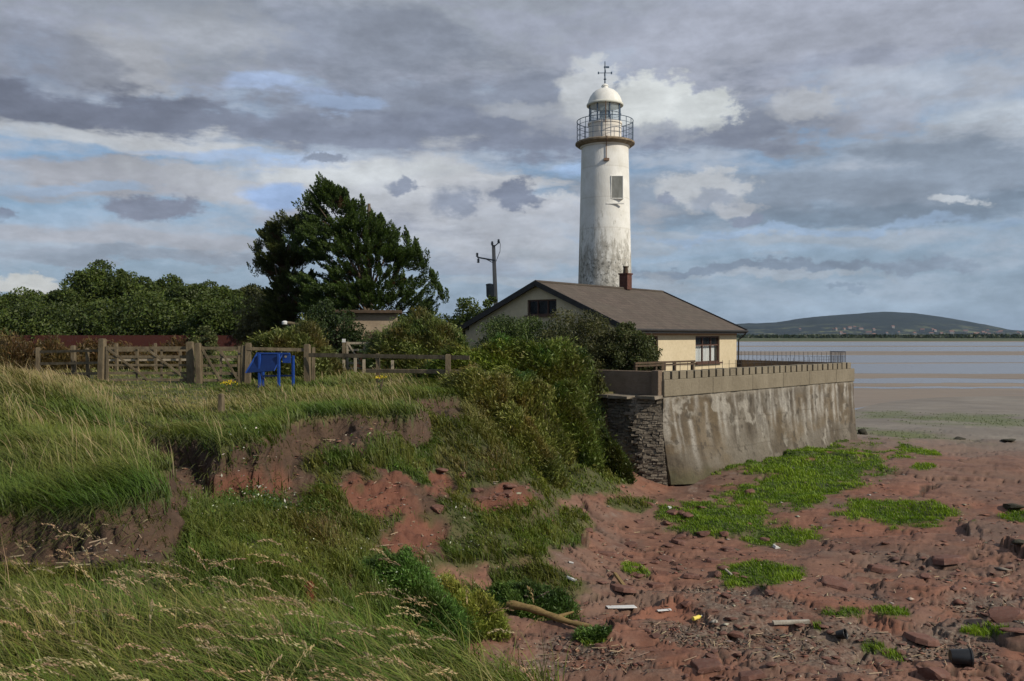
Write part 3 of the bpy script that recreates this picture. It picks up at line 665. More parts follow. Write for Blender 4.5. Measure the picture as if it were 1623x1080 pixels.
# ------------------------------------------------------------------ bungalow
U = Vector((.63, .776)); ANG = math.atan2(U.y, U.x)
bg_ = empty('bungalow', (4.94, 36.0, GZ), ANG, label='cream rendered bungalow with low brown tiled gable roof inside the sea wall', cat='bungalow')
LXH, WY, EV, RG, OH, OG = 11.8, 9.95, 2.37, 4.56, .42, .25
def wall_holes(x0, x1, z0, z1, holes, y, th, axis='x'):
    """wall slab built of blocks round rectangular openings"""
    m = MB(); xs_ = sorted({x0, x1, *[h[0] for h in holes], *[h[1] for h in holes]})
    for a_, b_ in zip(xs_, xs_[1:]):
        zc = z0
        for h in sorted([h for h in holes if h[0] <= a_ and h[1] >= b_], key=lambda h: h[2]):
            if h[2] > zc: m.box(((a_+b_)/2, y, (zc+h[2])/2), (b_-a_, th, h[2]-zc))
            zc = h[3]
        if z1 > zc: m.box(((a_+b_)/2, y, (zc+z1)/2), (b_-a_, th, z1-zc))
    if axis == 'y': m.v = [(v[1], v[0], v[2]) for v in m.v]; m.f = [f[::-1] for f in m.f]
    return m
hl = [(6.87, 9.52, .75, 2.07), (1.5, 3.2, .75, 2.07)]
wm = wall_holes(OG, LXH-OG, 0, EV-.02, hl, OH+.12, .24); wm.box((LXH-OG-.12, WY/2, EV/2-.01), (.24, WY-2*OH-.5, EV-.02)); wm.box((LXH/2, WY-OH-.12, EV/2-.01), (LXH-2*OG, .24, EV-.02))
g_ = wall_holes(OH+.24, WY-OH-.24, 0, EV-.02, [], OG+.12, .24, 'y'); wm.add(g_.v, g_.f)
zr = lambda y: EV+(RG-EV)*(1-abs(y-WY/2)/(WY/2))-.12
gh = (3.97, 5.64, 3.03, 3.75)
def gable(m, x, th, hole):
    ys_ = sorted({OH+.24, WY/2, WY-OH-.24, *( [hole[0], hole[1]] if hole else [])})
    for a_, b_ in zip(ys_, ys_[1:]):
        segs = [(EV-.02, None)] if not (hole and hole[0] <= a_ and hole[1] >= b_) else [(EV-.02, hole[2]), (hole[3], None)]
        for z0, z1 in segs:
            za, zb = (zr(a_), zr(b_)) if z1 is None else (z1, z1); vs = []
            for xx in (x, x+th): vs += [(xx, a_, z0), (xx, b_, z0), (xx, b_, zb), (xx, a_, za)]
            m.add(vs, [(0, 3, 2, 1), (4, 5, 6, 7), (0, 1, 5, 4), (1, 2, 6, 5), (2, 3, 7, 6), (3, 0, 4, 7)])
gable(wm, OG, .24, gh); gable(wm, LXH-OG-.24, .24, None)
wm.build('wall', M['render'], bg_)
MB().box(((LXH)/2, OH-.012, EV-.16), (LXH-2*OG-.02, .03, .2)).build('wall_band', M['brick_band'], bg_)
def build_roof_obj():
    me = bpy.data.meshes.new('roof'); t = .1; X0, X1 = 0, LXH
    vs = []; 
    for dz in (0, -t):
        for x in (X0, X1): vs += [(x, 0, EV+dz), (x, WY/2, RG+dz), (x, WY, EV+dz)]
    fs = [(0, 3, 4, 1), (1, 4, 5, 2), (6, 7, 10, 9), (7, 8, 11, 10), (0, 6, 9, 3), (2, 5, 11, 8), (0, 1, 7, 6), (1, 2, 8, 7), (3, 9, 10, 4), (4, 10, 11, 5)]
    me.from_pydata(vs, [], fs); uv = me.uv_layers.new(name='UVMap')
    for p in me.polygons:
        for li in p.loop_indices:
            v = me.vertices[me.loops[li].vertex_index].co; uv.data[li].uv = (v.x, abs(v.y-WY/2)*1.09)
    me.materials.append(M['roof']); o = bpy.data.objects.new('roof', me); COL.objects.link(o); o.parent = bg_; return o
roof = build_roof_obj()
MB().tube([(-.02, WY/2, RG+.01), (LXH+.02, WY/2, RG+.01)], .075, 8).build('ridge_tiles', M['roof'], roof)
cm_ = MB().box((7.83, WY/2, RG+.36), (.46, .5, .8)).box((7.83, WY/2, RG+.79), (.54, .58, .08)); ch = cm_.build('chimney', M['brick'], roof, bevel=.01)
MB().lathe([(.14, 0), (.12, .3), (.15, .32), (.15, .37), (.1, .37)], 14, (7.83, WY/2, RG+.83)).build('chimney_pot', M['wood_dark'], ch, True)
bb = MB(); sl = math.hypot(WY/2, RG-EV)
for x in (-.025, LXH+.025):
    for ya, yb in ((-.03, WY/2-.001), (WY+.03, WY/2+.001)): MB().bar((x, ya, EV-.07), (x, yb, RG-.06), .045, .24).build('bargeboard', M['fascia'], bg_)
MB().box((LXH/2, -.02, EV-.09), (LXH-.05, .03, .17)).build('fascia_board', M['fascia'], bg_); MB().box((LXH/2, WY+.02, EV-.09), (LXH-.05, .03, .17)).build('fascia_board', M['fascia'], bg_)
MB().box((LXH/2, OH/2, EV-.15), (LXH-.1, OH-.06, .02)).box((OG/2, WY/2, EV-.15), (OG-.06, .02, .02)).build('soffit', M['wood_dark'], bg_)
MB().tube([(.0, -.09, EV-.03), (LXH, -.09, EV-.05)], .055, 8).build('gutter', M['fascia'], bg_, True)
MB().tube([(LXH-.12, -.09, EV-.08), (LXH-.12, .1, EV-.3), (LXH-.12, OH-.06, EV-.5), (LXH-.12, OH-.06, 0)], .04, 8).build('downpipe', M['fascia'], bg_, True)
def window(x0, x1, z0, z1, y, parent, mullions, transom, label=None, axis='x', curtain=True, face=-1):
    e = MB(); fw = .07; cx_, cz_ = (x0+x1)/2, (z0+z1)/2
    for z in (z0+fw/2, z1-fw/2): e.box((cx_, y, z), (x1-x0, .09, fw))
    for x in (x0+fw/2, x1-fw/2): e.box((x, y, cz_), (fw, .085, z1-z0-2*fw))
    if transom: e.box((cx_, y, transom), (x1-x0-2*fw, .08, .06))
    for m_ in mullions: e.box((m_, y, cz_), (.06, .078, z1-z0-2*fw))
    p = MB().box((cx_, y+.01*-face, cz_), (x1-x0-2*fw, .012, z1-z0-2*fw)); sl_ = MB().box((cx_, y-.12, z0-.035), (x1-x0+.16, .26, .07))
    cu = MB(); k = 40; vs = []; fs = []
    for i in range(k+1):
        xx = x0+fw+(x1-x0-2*fw)*i/k; yy = y+.16+.03*math.sin(i*1.9); vs += [(xx, yy, z0+.02), (xx, yy, (transom or z1)-.02)]
        if i: fs.append((2*i-2, 2*i, 2*i+1, 2*i-1))
    cu.add(vs, fs)
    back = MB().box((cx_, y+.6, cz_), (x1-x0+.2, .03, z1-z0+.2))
    for q in (e, p, sl_, cu, back):
        if axis == 'y': q.v = [(v[1], v[0], v[2]) for v in q.v]; q.f = [f[::-1] for f in q.f]
    w_ = e.build('window', M['brown_frame'], parent)
    p.build('pane', M['pane'], w_); sl_.build('sill', M['brown_frame'], w_)
    if curtain: cu.build('curtain', M['curtain'], w_)
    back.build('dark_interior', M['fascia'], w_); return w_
window(6.87, 9.52, .75, 2.07, OH+.10, bg_, [7.75, 8.65], 1.62)
window(1.5, 3.2, .75, 2.07, OH+.10, bg_, [2.35], 1.62)
window(gh[0], gh[1], gh[2], gh[3], OG+.10, bg_, [4.5, 5.08], None, axis='y', curtain=False)

# ------------------------------------------------------------------ sea wall with parapet
PT, PB = -1.27, -2.15
def v3(p, z): return Vector((p.x, p.y, z))
sw = empty('sea_wall', v3(C0, -5.3), 0, label='high battered concrete sea wall with white lime streaks and a notched parapet', cat='sea wall')
def P(s_, n_, z): q = C0+VW*s_+NW*n_; return Vector((q.x, q.y, z))-Vector((C0.x, C0.y, -5.3))
nS, nZ = 430, 120; V = []; 
for i in range(nS+1):
    s_ = WL*i/nS
    for j in range(nZ+1):
        k = j/nZ; bot = -5.9 if s_ > 4.2 else -5.9+(.62)*(1-(s_/4.2)**2)*1.0
        z = PB+(bot-PB)*k; dz = (PB-z)/3.2
        off = -.10-.42*dz**1.6*(1-.45*i/nS)-(.25*math.exp(-((z+5.25)/.35)**2) if 1.5 < s_ else .0)*min(1, (s_-1.5)/3 if s_ > 1.5 else 0)*.4
        cv = .35*dz*max(0, 1-s_/.9)**2        # rounded, undercut near corner
        V.append(tuple(P(s_+.42*dz**1.6*(1-i/nS)*1.0, off+cv, z)))
V = np.array(V); nz_ = fbm(V[:, 0]*1.7, V[:, 1]*1.7, V[:, 2]*1.7, o=5, s=5)*.05+fbm(V[:, 0]*7, V[:, 1]*7, V[:, 2]*5, o=3, s=6)*.018
V[:, 0] += NW.x*nz_; V[:, 1] += NW.y*nz_; SS = np.repeat(np.arange(nS+1)/nS*WL, nZ+1); DD = np.tile(np.arange(nZ+1)/nZ*3.3, nS+1)
ii = np.arange((nS+1)*(nZ+1)).reshape(nS+1, nZ+1); q = np.stack([ii[:-1, :-1], ii[:-1, 1:], ii[1:, 1:], ii[1:, :-1]], -1).reshape(-1, 4)
# close with a back sheet 0.3 m behind so that the wall has thickness
Vb = []
for i in range(nS+1):
    for j in (0, nZ): b = V[ii[i, j]]; Vb.append((b[0]+NW.x*(.34 if j == 0 else .5), b[1]+NW.y*(.34 if j == 0 else .5), b[2]))
n0 = len(V); V2 = np.vstack([V, Vb]); ex = []
for i in range(nS):
    a_, b_ = n0+2*i, n0+2*i+2; ex += [(ii[i, 0], ii[i+1, 0], b_, a_), (a_+1, b_+1, ii[i+1, nZ], ii[i, nZ]), (a_, b_, b_+1, a_+1)]
fe = [tuple(r) for r in q]+ex
me = MB(); me.v = [tuple(r) for r in V2]; me.f = [tuple(int(k) for k in f) for f in fe]; me.f.append(tuple([int(ii[0, j]) for j in range(nZ+1)][::-1]+[n0, n0+1][0:1]+[n0+1])) if False else None
me.f.append(tuple(int(ii[0, j]) for j in range(nZ+1))+(n0+1, n0)); me.f.append(tuple(int(ii[nS, j]) for j in range(nZ+1))[::-1]+(n0+2*nS, n0+2*nS+1))
M['sea_concrete'].node_tree  # object coordinates start at the wall's foot: shift the streak gradient
wf_ = me.build('wall_face', M['wall_stain'], sw, True)
c = np.tile((.165, .145, .118), (len(SS), 1)).astype(float)
def lay(f, col_): 
    global c
    f = np.clip(f, 0, 1)[:, None]; c = c*(1-f)+np.array(col_)*f
lay(sstep(-.25, .35, fbm(SS*.55, DD*.5, o=5, s=301)), (.21, .185, .15)); lay(.8*sstep(.0, .35, fbm(SS*.8+4, DD*.35, o=5, s=303)), (.095, .075, .052))
lay(.55*sstep(.1, .4, fbm(SS*.35, DD*.8+3, o=4, s=305)), (.15, .105, .055)); lay(.5*sstep(1.7, 3.0, DD+.6*fbm(SS*.7, DD, o=3, s=306)), (.085, .068, .045))
wr = np.random.default_rng(5)
for kk_ in range(150):
    s0_ = wr.uniform(0, WL); white = wr.uniform() < .58; w_ = wr.uniform(.03, .20) if white else wr.uniform(.08, .45); top_ = wr.choice([0, wr.uniform(0, 1.2)]); ln_ = wr.uniform(.4, 2.4); st_0 = wr.uniform(.25, .85)*(1.15 if (white and s0_ > 7) else .8)
    wob_ = .05*fbm(DD*1.6+kk_, SS*0, o=3, s=kk_)+.03*fbm(DD*7, SS*3, o=2, s=kk_+1)
    f = st_0*np.exp(-((SS-s0_+wob_)/(w_*(.6+.4*np.clip((DD-top_)/ln_, 0, 1))))**2)*sstep(top_-.08, top_+.05, DD)*sstep(top_+ln_, top_+ln_*.35, DD)*(.55+.9*np.clip(.5+fbm(SS*5, DD*3, o=3, s=7+kk_ % 5), 0, 1))
    lay(f, (.44, .42, .38) if white else (.06, .047, .034))
lay(.75*sstep(.18, .40, fbm(SS*2.2, DD*2.0, o=5, s=321))*sstep(-.2, .3, fbm(SS*.4, DD*.4, o=3, s=323)), (.36, .335, .29)); lay(.7*sstep(.32, .5, fbm(SS*4, DD*4, o=4, s=325)), (.06, .05, .038))
lay(.6*sstep(.22, .0, DD+.15*fbm(SS*2, DD*0, o=4, s=327)), (.33, .30, .25)); 
for pz in (.95, 1.9, 2.75): lay(.45*sstep(.03, .0, np.abs(DD-pz-.03*fbm(SS*.8, SS*0, o=4, s=331)))*sstep(-.3, .1, fbm(SS*1.2, SS*0+pz, o=3, s=333)), (.05, .04, .03))
for ps_ in (1.9, 4.4, 7.0, 9.6, 12.3): lay(.5*sstep(.025, .0, np.abs(SS-ps_-.02*fbm(DD*2, DD*0, o=3, s=335))), (.05, .04, .03))
lay(.55*sstep(2.5, 3.2, DD+.3*fbm(SS*1.5, DD, o=3, s=337)), (.07, .075, .03))
c = c*.95
ca_ = wf_.data.color_attributes.new('tint', 'FLOAT_COLOR', 'POINT'); full = np.tile((.13, .11, .09, 1.), (len(wf_.data.vertices), 1)); full[:len(c), :3] = c; ca_.data.foreach_set('color', full.astype(np.float32).ravel())
pr = MB()
def strip(a_, b_, n0_, n1_, z0, z1, m):
    vs = [P(a_, n0_, z0), P(b_, n0_, z0), P(b_, n1_, z0), P(a_, n1_, z0), P(a_, n0_, z1), P(b_, n0_, z1), P(b_, n1_, z1), P(a_, n1_, z1)]
    m.add(vs, [(0, 3, 2, 1), (4, 5, 6, 7), (0, 1, 5, 4), (1, 2, 6, 5), (2, 3, 7, 6), (3, 0, 4, 7)])
k = 0; s_ = -.02
while s_ < WL:
    e_ = min(s_+random.uniform(2.3, 3.1), WL+.02); strip(s_, e_-.012, -.16, .28, PB-.005+random.uniform(-.004, .004), -1.56, pr); s_ = e_
pr.build('parapet', M['parapet_concrete'], sw, bevel=.02)
cp = MB(); s_ = 0
while s_ < WL-.3:
    e_ = s_+.48; strip(s_, e_-.11, -.13+random.uniform(-.012, .012), .27, -1.557, PT+random.uniform(-.015, .015), cp); s_ = e_
cp.build('coping_blocks', M['parapet_concrete'], sw, bevel=.015)
ps = MB(); strip(0, WL-.2, .0, .24, -1.557, -1.36, ps); ps.build('coping_bed', M['dark_concrete'], sw)
# end parapet running back from the far corner
e2 = Vector((11.9, 45.9)); dE = (e2-E0).normalized()
ep = MB(); a_ = v3(E0, -1.72)-Vector((C0.x, C0.y, -5.3)); b_ = v3(e2, -1.72)-Vector((C0.x, C0.y, -5.3)); ep.bar(a_+Vector((dE.x, dE.y, 0))*.2, b_, .3, .84); ep.build('end_parapet', M['dark_concrete'], sw)
ep = MB(); a_ = v3(E0, -4)-Vector((C0.x, C0.y, -5.3)); b_ = v3(e2, -4)-Vector((C0.x, C0.y, -5.3)); ep.bar(a_+Vector((dE.x, dE.y, 0))*.2, b_, .5, 3.7); ep.build('end_wall_face', M['sea_concrete'], sw)
# terrace slab
s = MB(); pts = [C0+VW*.3+NW*.3, E0-VW*.3+NW*.3, Vector((11.8, 45.4)), Vector((12.3, 58)), Vector((0, 60)), Vector((-3, 44)), Vector((3.2, 33.5)), Vector((4.6, 31.0))]
s.add([v3(p, -2.085) for p in pts], [tuple(range(len(pts)))]); s.build('terrace', M['parapet_concrete'], kind='structure')
# rubble return wall under the garden wall: ragged courses that overhang towards the bank
rw = empty('rubble_wall', v3(C0, -5.3), 0, label='ragged end wall of thin rubble courses at the near corner of the sea wall', cat='stone wall')
DR = Vector((-.80, .60)); OR = Vector((-.60, -.80))
rb = MB(); z = -5.75; O_ = Vector((C0.x, C0.y, -5.3))
DA = Vector((-.99, .13)).normalized()
while z < -2.2:
    h = random.uniform(.05, .12); k = max(0, min(1, (z+5.6)/3.4)); sh_ = VW*(.42*(1-k)**1.6)
    LA = .98-.28*(1-k)+random.uniform(-.05, .05); sB = 2.3*k**1.1+random.uniform(-.12, .12)
    for D_, st0, Lt, dep in ((DA, C0+sh_, LA, .30), (DR, C0+sh_+DA*(LA-.12), sB, .6)):
        nrm = Vector((-D_.y, D_.x)); nrm = nrm if nrm.y < 0 else -nrm; s_ = -.02
        while s_ < Lt:
            L_ = random.uniform(.10, .34); led_ = random.choice((0, 0, .03, .09)) if D_ is DR else random.uniform(-.02, .03)
            c2 = st0+D_*(s_+L_/2)+nrm*(-dep/2+.05+led_); m_ = Matrix.Rotation(math.atan2(D_.y, D_.x)+random.uniform(-.08, .08), 3, 'Z')@Matrix.Rotation(random.uniform(-.05, .05), 3, 'Y')
            rb.box(v3(c2, z+h/2)-O_, (L_*.96, dep, h*random.uniform(.75, .92)), m_, jit=.018); s_ += L_
    z += h
rb.build('stonework', M['rubble'], rw)
ts_ = MB(); s_ = -.05
while s_ < 2.9:
    L_ = random.uniform(.5, .8); c2 = C0+DA*(s_+L_/2) if s_ < .6 else C0+DA*.85+DR*(s_-.6+L_/2); m_ = Matrix.Rotation(math.atan2(DR.y, DR.x)+random.uniform(-.03, .03), 3, 'Z'); ts_.box(v3(c2, -2.16+random.uniform(-.02, .02))-Vector((C0.x, C0.y, -5.3)), (L_*.98, .9, .1), m_, jit=.015); s_ += L_
ts_.build('top_slabs', M['rubble'], rw)
# mortar core behind the stones
core = MB(); a_ = v3(C0+NW*.25+VW*.45, -3.85)-Vector((C0.x, C0.y, -5.3))
core.bar(a_-Vector((0, 0, 0)), a_+Vector((DR.x, DR.y, 0))*2.0+Vector((VW.x, VW.y, 0))*.3, .25, 3.2); core.build('wall_core', M['dark_concrete'], rw)
gw = MB(); gw.bar(Vector((.0, .12, 0)), Vector((DR.x, DR.y, 0))*5.2+Vector((0, .12, 0)), .22, .86); o = gw.build('garden_wall', M['dark_concrete'], label='low brown concrete garden wall above the rubble courses', cat='garden wall', bevel=.02); o.location = v3(C0, -1.70)
pl = MB().box((0, 0, 0), (.26, .3, .98)).build('corner_post', M['dark_concrete'], sw, bevel=.02); pl.location = P(-.1, .1, -1.72); pl.rotation_euler = (0, 0, math.atan2(VW.y, VW.x))
# railings on the parapets
def railing(name, a_, b_, z0, h, n, label, mat_, thick=.018, extra=None):
    a_ = Vector(a_); b_ = Vector(b_); e = empty(name, (a_.x, a_.y, z0), 0, label=label, cat='railing'); d = b_-a_; m = MB()
    for i in range(n+1): p_ = d*i/n; MB().tube([(p_.x, p_.y, -.06), (p_.x+random.uniform(-.01, .01), p_.y, h*random.uniform(.97, 1.03))], thick, 6).build('post', mat_, e)
    for k in (.55, .97): MB().tube([(0, 0, h*k), (d.x, d.y, h*k)], thick*.55, 5).build('rail', mat_, e); return e
M['iron'] = simple('dark_iron', (.03, .028, .03), (.06, .055, .055), 5, .6, .2)
a_ = E0+dE*.3; railing('terrace_railing', (a_.x, a_.y), (e2.x, e2.y), -1.28, .46, 26, 'thin dark iron railing along the end parapet beyond the bungalow', M['iron'], .010)
a_ = E0+dE*.3+VW*0; b_ = E0+dE*1.1
sc_ = MB()
for i in range(12): q_ = a_.lerp(b_, i/11); sc_.bar((q_.x, q_.y, -1.3), (q_.x, q_.y, -.76), .018)
sc_.bar((a_.x, a_.y, -.78), (b_.x, b_.y, -.78), .03)
a3 = C0+VW*.5+NW*.2; b3 = C0+VW*14.6+NW*.2
railing('parapet_railing', (a3.x, a3.y), (b3.x, b3.y), PT-.02, .33, 30, 'slender wire railing on top of the notched sea wall parapet', M['iron'], .009)
g_ = sc_.build('railing_gate', M['iron'], label='close barred dark iron section at the far corner of the parapet', cat='railing')
# terrace timber rail and bench
tb = empty('timber_rail', P(0, 1.2, -2.085)+Vector((C0.x, C0.y, -5.3)), math.atan2(VW.y, VW.x), label='low dark timber rail on the terrace behind the near end of the parapet', cat='rail fence')
for i in range(4): MB().box((.1+i*1.2, 0, .55), (.1, .1, 1.12)).build('post', M['wood_dark'], tb)
for z_ in (.98, 1.08): MB().box((1.9, -.06, z_), (3.8, .035, .07)).build('rail', M['wood_dark'], tb)
bn = empty('garden_bench', P(6.2, 4.6, -2.085)+Vector((C0.x, C0.y, -5.3)), math.atan2(VW.y, VW.x), label='dark brown garden bench below the bungalow window', cat='bench')
MB().box((0, 0, .44), (1.5, .42, .05)).build('seat', M['wood_dark'], bn); MB().box((0, .22, .72), (1.5, .05, .42)).build('backrest', M['wood_dark'], bn)
for x in (-.68, .68):
    for y in (-.17, .2): MB().box((x, y, .21), (.07, .07, .42)).build('leg', M['wood_dark'], bn)

# ------------------------------------------------------------------ utility pole
up_ = empty('utility_pole', (-1.24, 60, -2.0), 0, label='grey wooden electricity pole with side arm and transformer left of the bungalow', cat='utility pole')
M['pole'] = simple('grey_pole', (.22, .2, .18), (.34, .31, .28), 4, .85, .3, (1, 1, .2)); M['trafo'] = simple('transformer_grey', (.05, .06, .07), (.09, .10, .11), 4, .6, .2)
MB().tube([(.18, 0, 0), (.1, 0, 4), (-.06, 0, 8.35)], [.19, .165, .12], 12).build('pole', M['pole'], up_, True)
MB().bar((.05, -.12, 7.25), (-1.2, -.12, 7.5-.02), .09, .1).bar((-.1, -.12, 7.1), (-.6, -.12, 7.36), .05).bar((-.05, -.1, 8.2), (.3, -.1, 8.5), .07).build('cross_arm', M['trafo'], up_)
ins = [(-1.2, -.12, 7.5), (-.15, -.12, 8.3), (.3, -.1, 8.45)]
for x, y, z in ins: MB().lathe([(.03, 0), (.11, .05), (.05, .1), (.11, .15), (.05, .2), (.1, .25), (.03, .3)], 10, (x, y, z)).build('insulator', M['trafo'], up_, True)
MB().lathe([(.03, 0), (.12, .05), (.05, .1), (.12, .15), (.05, .2), (.1, .25), (.03, .32)], 10, (-1.12, -.12, 7.08)).build('insulator', M['trafo'], up_, True)
MB().lathe([(.10, 4.55), (.24, 4.75), (.26, 5.5), (.28, 5.52), (.28, 5.6), (.1, 5.65)], 16, (-.32, -.05, 0)).box((-.12, -.05, 5.1), (.25, .14, .6)).build('transformer', M['trafo'], up_, True)
MB().tube([(.3, -.1, 8.72), (.42, -.1, 8.4), (.4, -.1, 7.9), (.12, -.1, 7.2)], .02, 5).build('jumper_cable', M['iron'], up_)
# ------------------------------------------------------------------ shed, red fence, garden lamp
sx_, sy_ = (583-CX)/F*44, 44.0
sh = empty('garden_shed', (sx_, sy_, -1.8), .12, label='small flat roofed tan garden building half hidden by shrubs under the big conifer', cat='shed')
MB().box((0, 0, 1.45), (3.0, 2.4, 2.9)).build('wall', simple('tan_render', (.26, .20, .14), (.34, .27, .19), 2, .9, .2), sh)
MB().box((0, -.1, 2.99), (3.5, 2.9, .16)).build('roof', M['wood_dark'], sh, bevel=.02); MB().box((.4, -1.22, 1.0), (.85, .05, 1.95)).build('door', M['wood_dark'], sh)
rfm = simple('dark_red_boards', (.045, .011, .008), (.07, .018, .012), 3, .85, .3, (8, 8, .4))
rf_ = empty('red_fence', (-64, 90, -1.6), 0, label='long dark red boarded fence in front of the hedge trees', cat='fence'); m = MB()
x = 0
while x < 42: m.box((x+.07, 0, .81), (.14, .025, 1.62+random.uniform(-.03, .03))); x += .15
m.build('boards', rfm, rf_)
for i in range(18): MB().box((.1+i*2.45, .08, .8), (.1, .1, 1.62)).build('post', M['wood_dark'], rf_)
rf2 = empty('red_fence', (-10.6, 42.4, -1.75), 0, label='short dark red boarded fence below the tan garden building', cat='fence'); m = MB()
x = 0
while x < 4.6: m.box((x+.07, 0, .7), (.14, .025, 1.75)); x += .15
m.build('boards', rfm, rf2)
p = W(462, 512, 36); gl = empty('garden_lamp', (p.x, p.y, -1.75), 0, label='short garden lamp post with a white head among the shrubs behind the gates', cat='garden lamp')
MB().tube([(0.25, 0, 0), (.25, 0, 2.2)], .03, 8).build('post', M['iron'], gl); MB().tube([(.27, 0, 2.22), (-.15, 0, 2.28)], [.06, .07], 8).build('arm', M['wood'], gl)
MB().lathe([(.02, 0), (.12, .02), (.13, .12), (.05, .17)], 12, (-.28, 0, 2.2)).build('lamp_head', M['white_plastic'], gl, True)

# ------------------------------------------------------------------ gates and fences
def posts_at(e, L, mat_=None):     # L: (px, top py, depth, size)
    for px_, ty, d, sz in L:
        q_ = W(px_, ty, d); g0 = gz(q_.x, q_.y)-.3; h = q_.z-g0
        m = MB().box((0, 0, h/2), (sz, sz, h), jit=.008).box((0, 0, h+.012), (sz*.8, sz*.8, .03)); o = m.build('post', mat_ or M['wood'], e, bevel=.008)
        o.location = (q_.x-e.location.x, q_.y-e.location.y, g0-e.location.z); o.rotation_euler = (random.uniform(-.02, .02), random.uniform(-.03, .03), random.uniform(-.2, .2))
def gate_obj(name, xl, xr, d, z0, h, label, mat_=None, bars=5):
    e = empty(name, (xl, d, z0), 0, label=label, cat='gate'); w = xr-xl; mt = mat_ or M['wood']
    for i in range(bars):
        z = .06+(h-.1)*(i/(bars-1))**1.12; MB().box((w/2, 0, z), (w, .035, .085 if i < bars-1 else .10), jit=.006).build('bar', mt, e)
    for x in (.05, w-.05): MB().box((x, -.012, h/2), (.09, .055, h+.06), jit=.005).build('stile', mt, e)
    for x in ((w*.36, w*.66) if w > 2 else (w*.5,)): MB().box((x, .045, h/2), (.07, .03, h-.05)).build('upright', mt, e)
    b = MB(); b.bar((.1, -.045, h-.08), (w*.5, -.045, .08), .03, .07).bar((w-.1, -.047, .1), (w*.5, -.047, h-.08), .03, .07); b.build('brace', mt, e)
    MB().box((w-.03, -.06, h*.82), (.12, .03, .03)).build('latch', M['iron'], e)
    return e
DG = 30.0; zg = -1.62
gate_obj('field_gate', plan(168, DG)[0], plan(300, DG)[0], DG, zg, 1.22, 'wide wooden five bar field gate, the longest of the gates')
gate_obj('side_gate', plan(322, DG)[0], plan(386, DG)[0], DG-.3, zg, 1.22, 'narrow wooden gate between the field gate and the blue board')
gp = empty('gate_posts', (plan(305, DG)[0], DG, zg), 0, label='stout wooden gate posts joined by a low rail either side of the two gates', cat='gate posts')
posts_at(gp, [(160, 538, DG, .2), (303, 543, DG-.05, .22), (316, 545, DG-.35, .17), (392, 545, DG-.35, .19), (385, 549, DG-.3, .12)])
fl = empty('field_fence', (plan(60, 31)[0], 31, zg), 0, label='rail fence running left from the field gate into the tall grass', cat='fence')
posts_at(fl, [(118, 549, 31, .14), (60, 552, 31.5, .13), (140, 553, 30.6, .1)])
for y in (556, 575, 592): a_ = W(55, y+2, 31.6); b_ = W(160, y, 30.2); MB().bar(a_-fl.location, b_-fl.location, .035, .09, .006).build('rail', M['wood'], fl)
fb = empty('back_fence', (plan(240, 38)[0], 38, -1.65), 0, label='low pale post and rail fence in the field beyond the gates', cat='fence')
posts_at(fb, [(185, 545, 38, .12), (247, 545, 38, .12), (218, 552, 38, .1), (285, 553, 38, .1), (440, 540, 39, .1), (350, 552, 38.5, .1)], M['wood'])
for y in (571, 556): a_ = W(165, y, 38.1); b_ = W(390, y-1, 38.4); MB().bar(a_-fb.location, b_-fb.location, .03, .10).build('rail', M['wood_pale'] if y == 571 else M['wood'], fb)
ff = empty('paddock_fence', (plan(560, 28)[0], 28, -1.75), 0, label='wooden rail fence running right from the blue board along the cliff top', cat='fence')
posts_at(ff, [(487, 547, 29.5, .2), (496, 552, 30.4, .12), (710, 563, 27, .17), (600, 562, 28.2, .13)])
for a1, b1, w1 in (((392, 553, 29.6), (484, 555, 29.5), .11), ((490, 563, 29.3), (744, 567, 26.7), .13), ((580, 588, 28.2), (745, 590, 26.7), .12), ((702, 608, 26.9), (748, 609, 26.6), .13)):
    a_ = W(*a1); b_ = W(*b1); MB().bar(a_-ff.location, b_-ff.location, .04, w1, .008).build('rail', M['wood'], ff)
gate_obj('small_gate', plan(549, 40)[0], plan(605, 40)[0], 40, -1.60, 1.28, 'small grey gate standing far back before the willow shrub', M['wood_pale'])
wp = empty('white_post', (plan(545, 39.8)[0], 39.8, -1.8), 0, label='white tipped gate post beside the small far gate', cat='post')
MB().box((0, 0, .75), (.13, .13, 1.5)).build('shaft', M['wood'], wp); MB().box((0, 0, 1.56), (.135, .135, .16)).build('tip', M['white_plastic'], wp)
for i, (px_, ty) in enumerate(((530, 570), (545, 571), (563, 567), (577, 570), (622, 571))):
    q_ = W(px_, ty, 36); g0 = gz(q_.x, q_.y); o = MB().box((0, 0, (q_.z-g0)/2-.1), (.11, .09, q_.z-g0+.2), jit=.008).build('marker_post', M['wood_pale'], label='short pale post in the row behind the paddock fence', cat='post', group='short pale posts behind the paddock fence'); o.location = (q_.x, q_.y, g0)
q_ = W(350, 615, 20); g0 = gz(q_.x, q_.y); o = MB().box((0, 0, .18), (.14, .13, .56), jit=.02, taper=.8).build('wooden_stump', M['wood'], label='short weathered wooden stump in grass near the cliff edge', cat='stump', bevel=.01); o.location = (q_.x, q_.y, g0)
# ------------------------------------------------------------------ blue information lectern
q_ = W(433, 617, 28); g0 = gz(q_.x, q_.y)
ib = empty('information_board', (q_.x, q_.y, g0), R(-14), label='bright blue sloping information board on four legs beside the gates', cat='information board')
pb = MB(); 
def pt(x, y, z): return Vector((x, y, z))
for (x, y, h) in ((-.55, .30, .62), (-.34, -.28, 1.12), (.36, -.28, 1.12), (.60, .22, 1.06)): MB().box((x, y, h/2-.05), (.075, .075, h+.1)).build('leg', M['blue'], ib, bevel=.006)
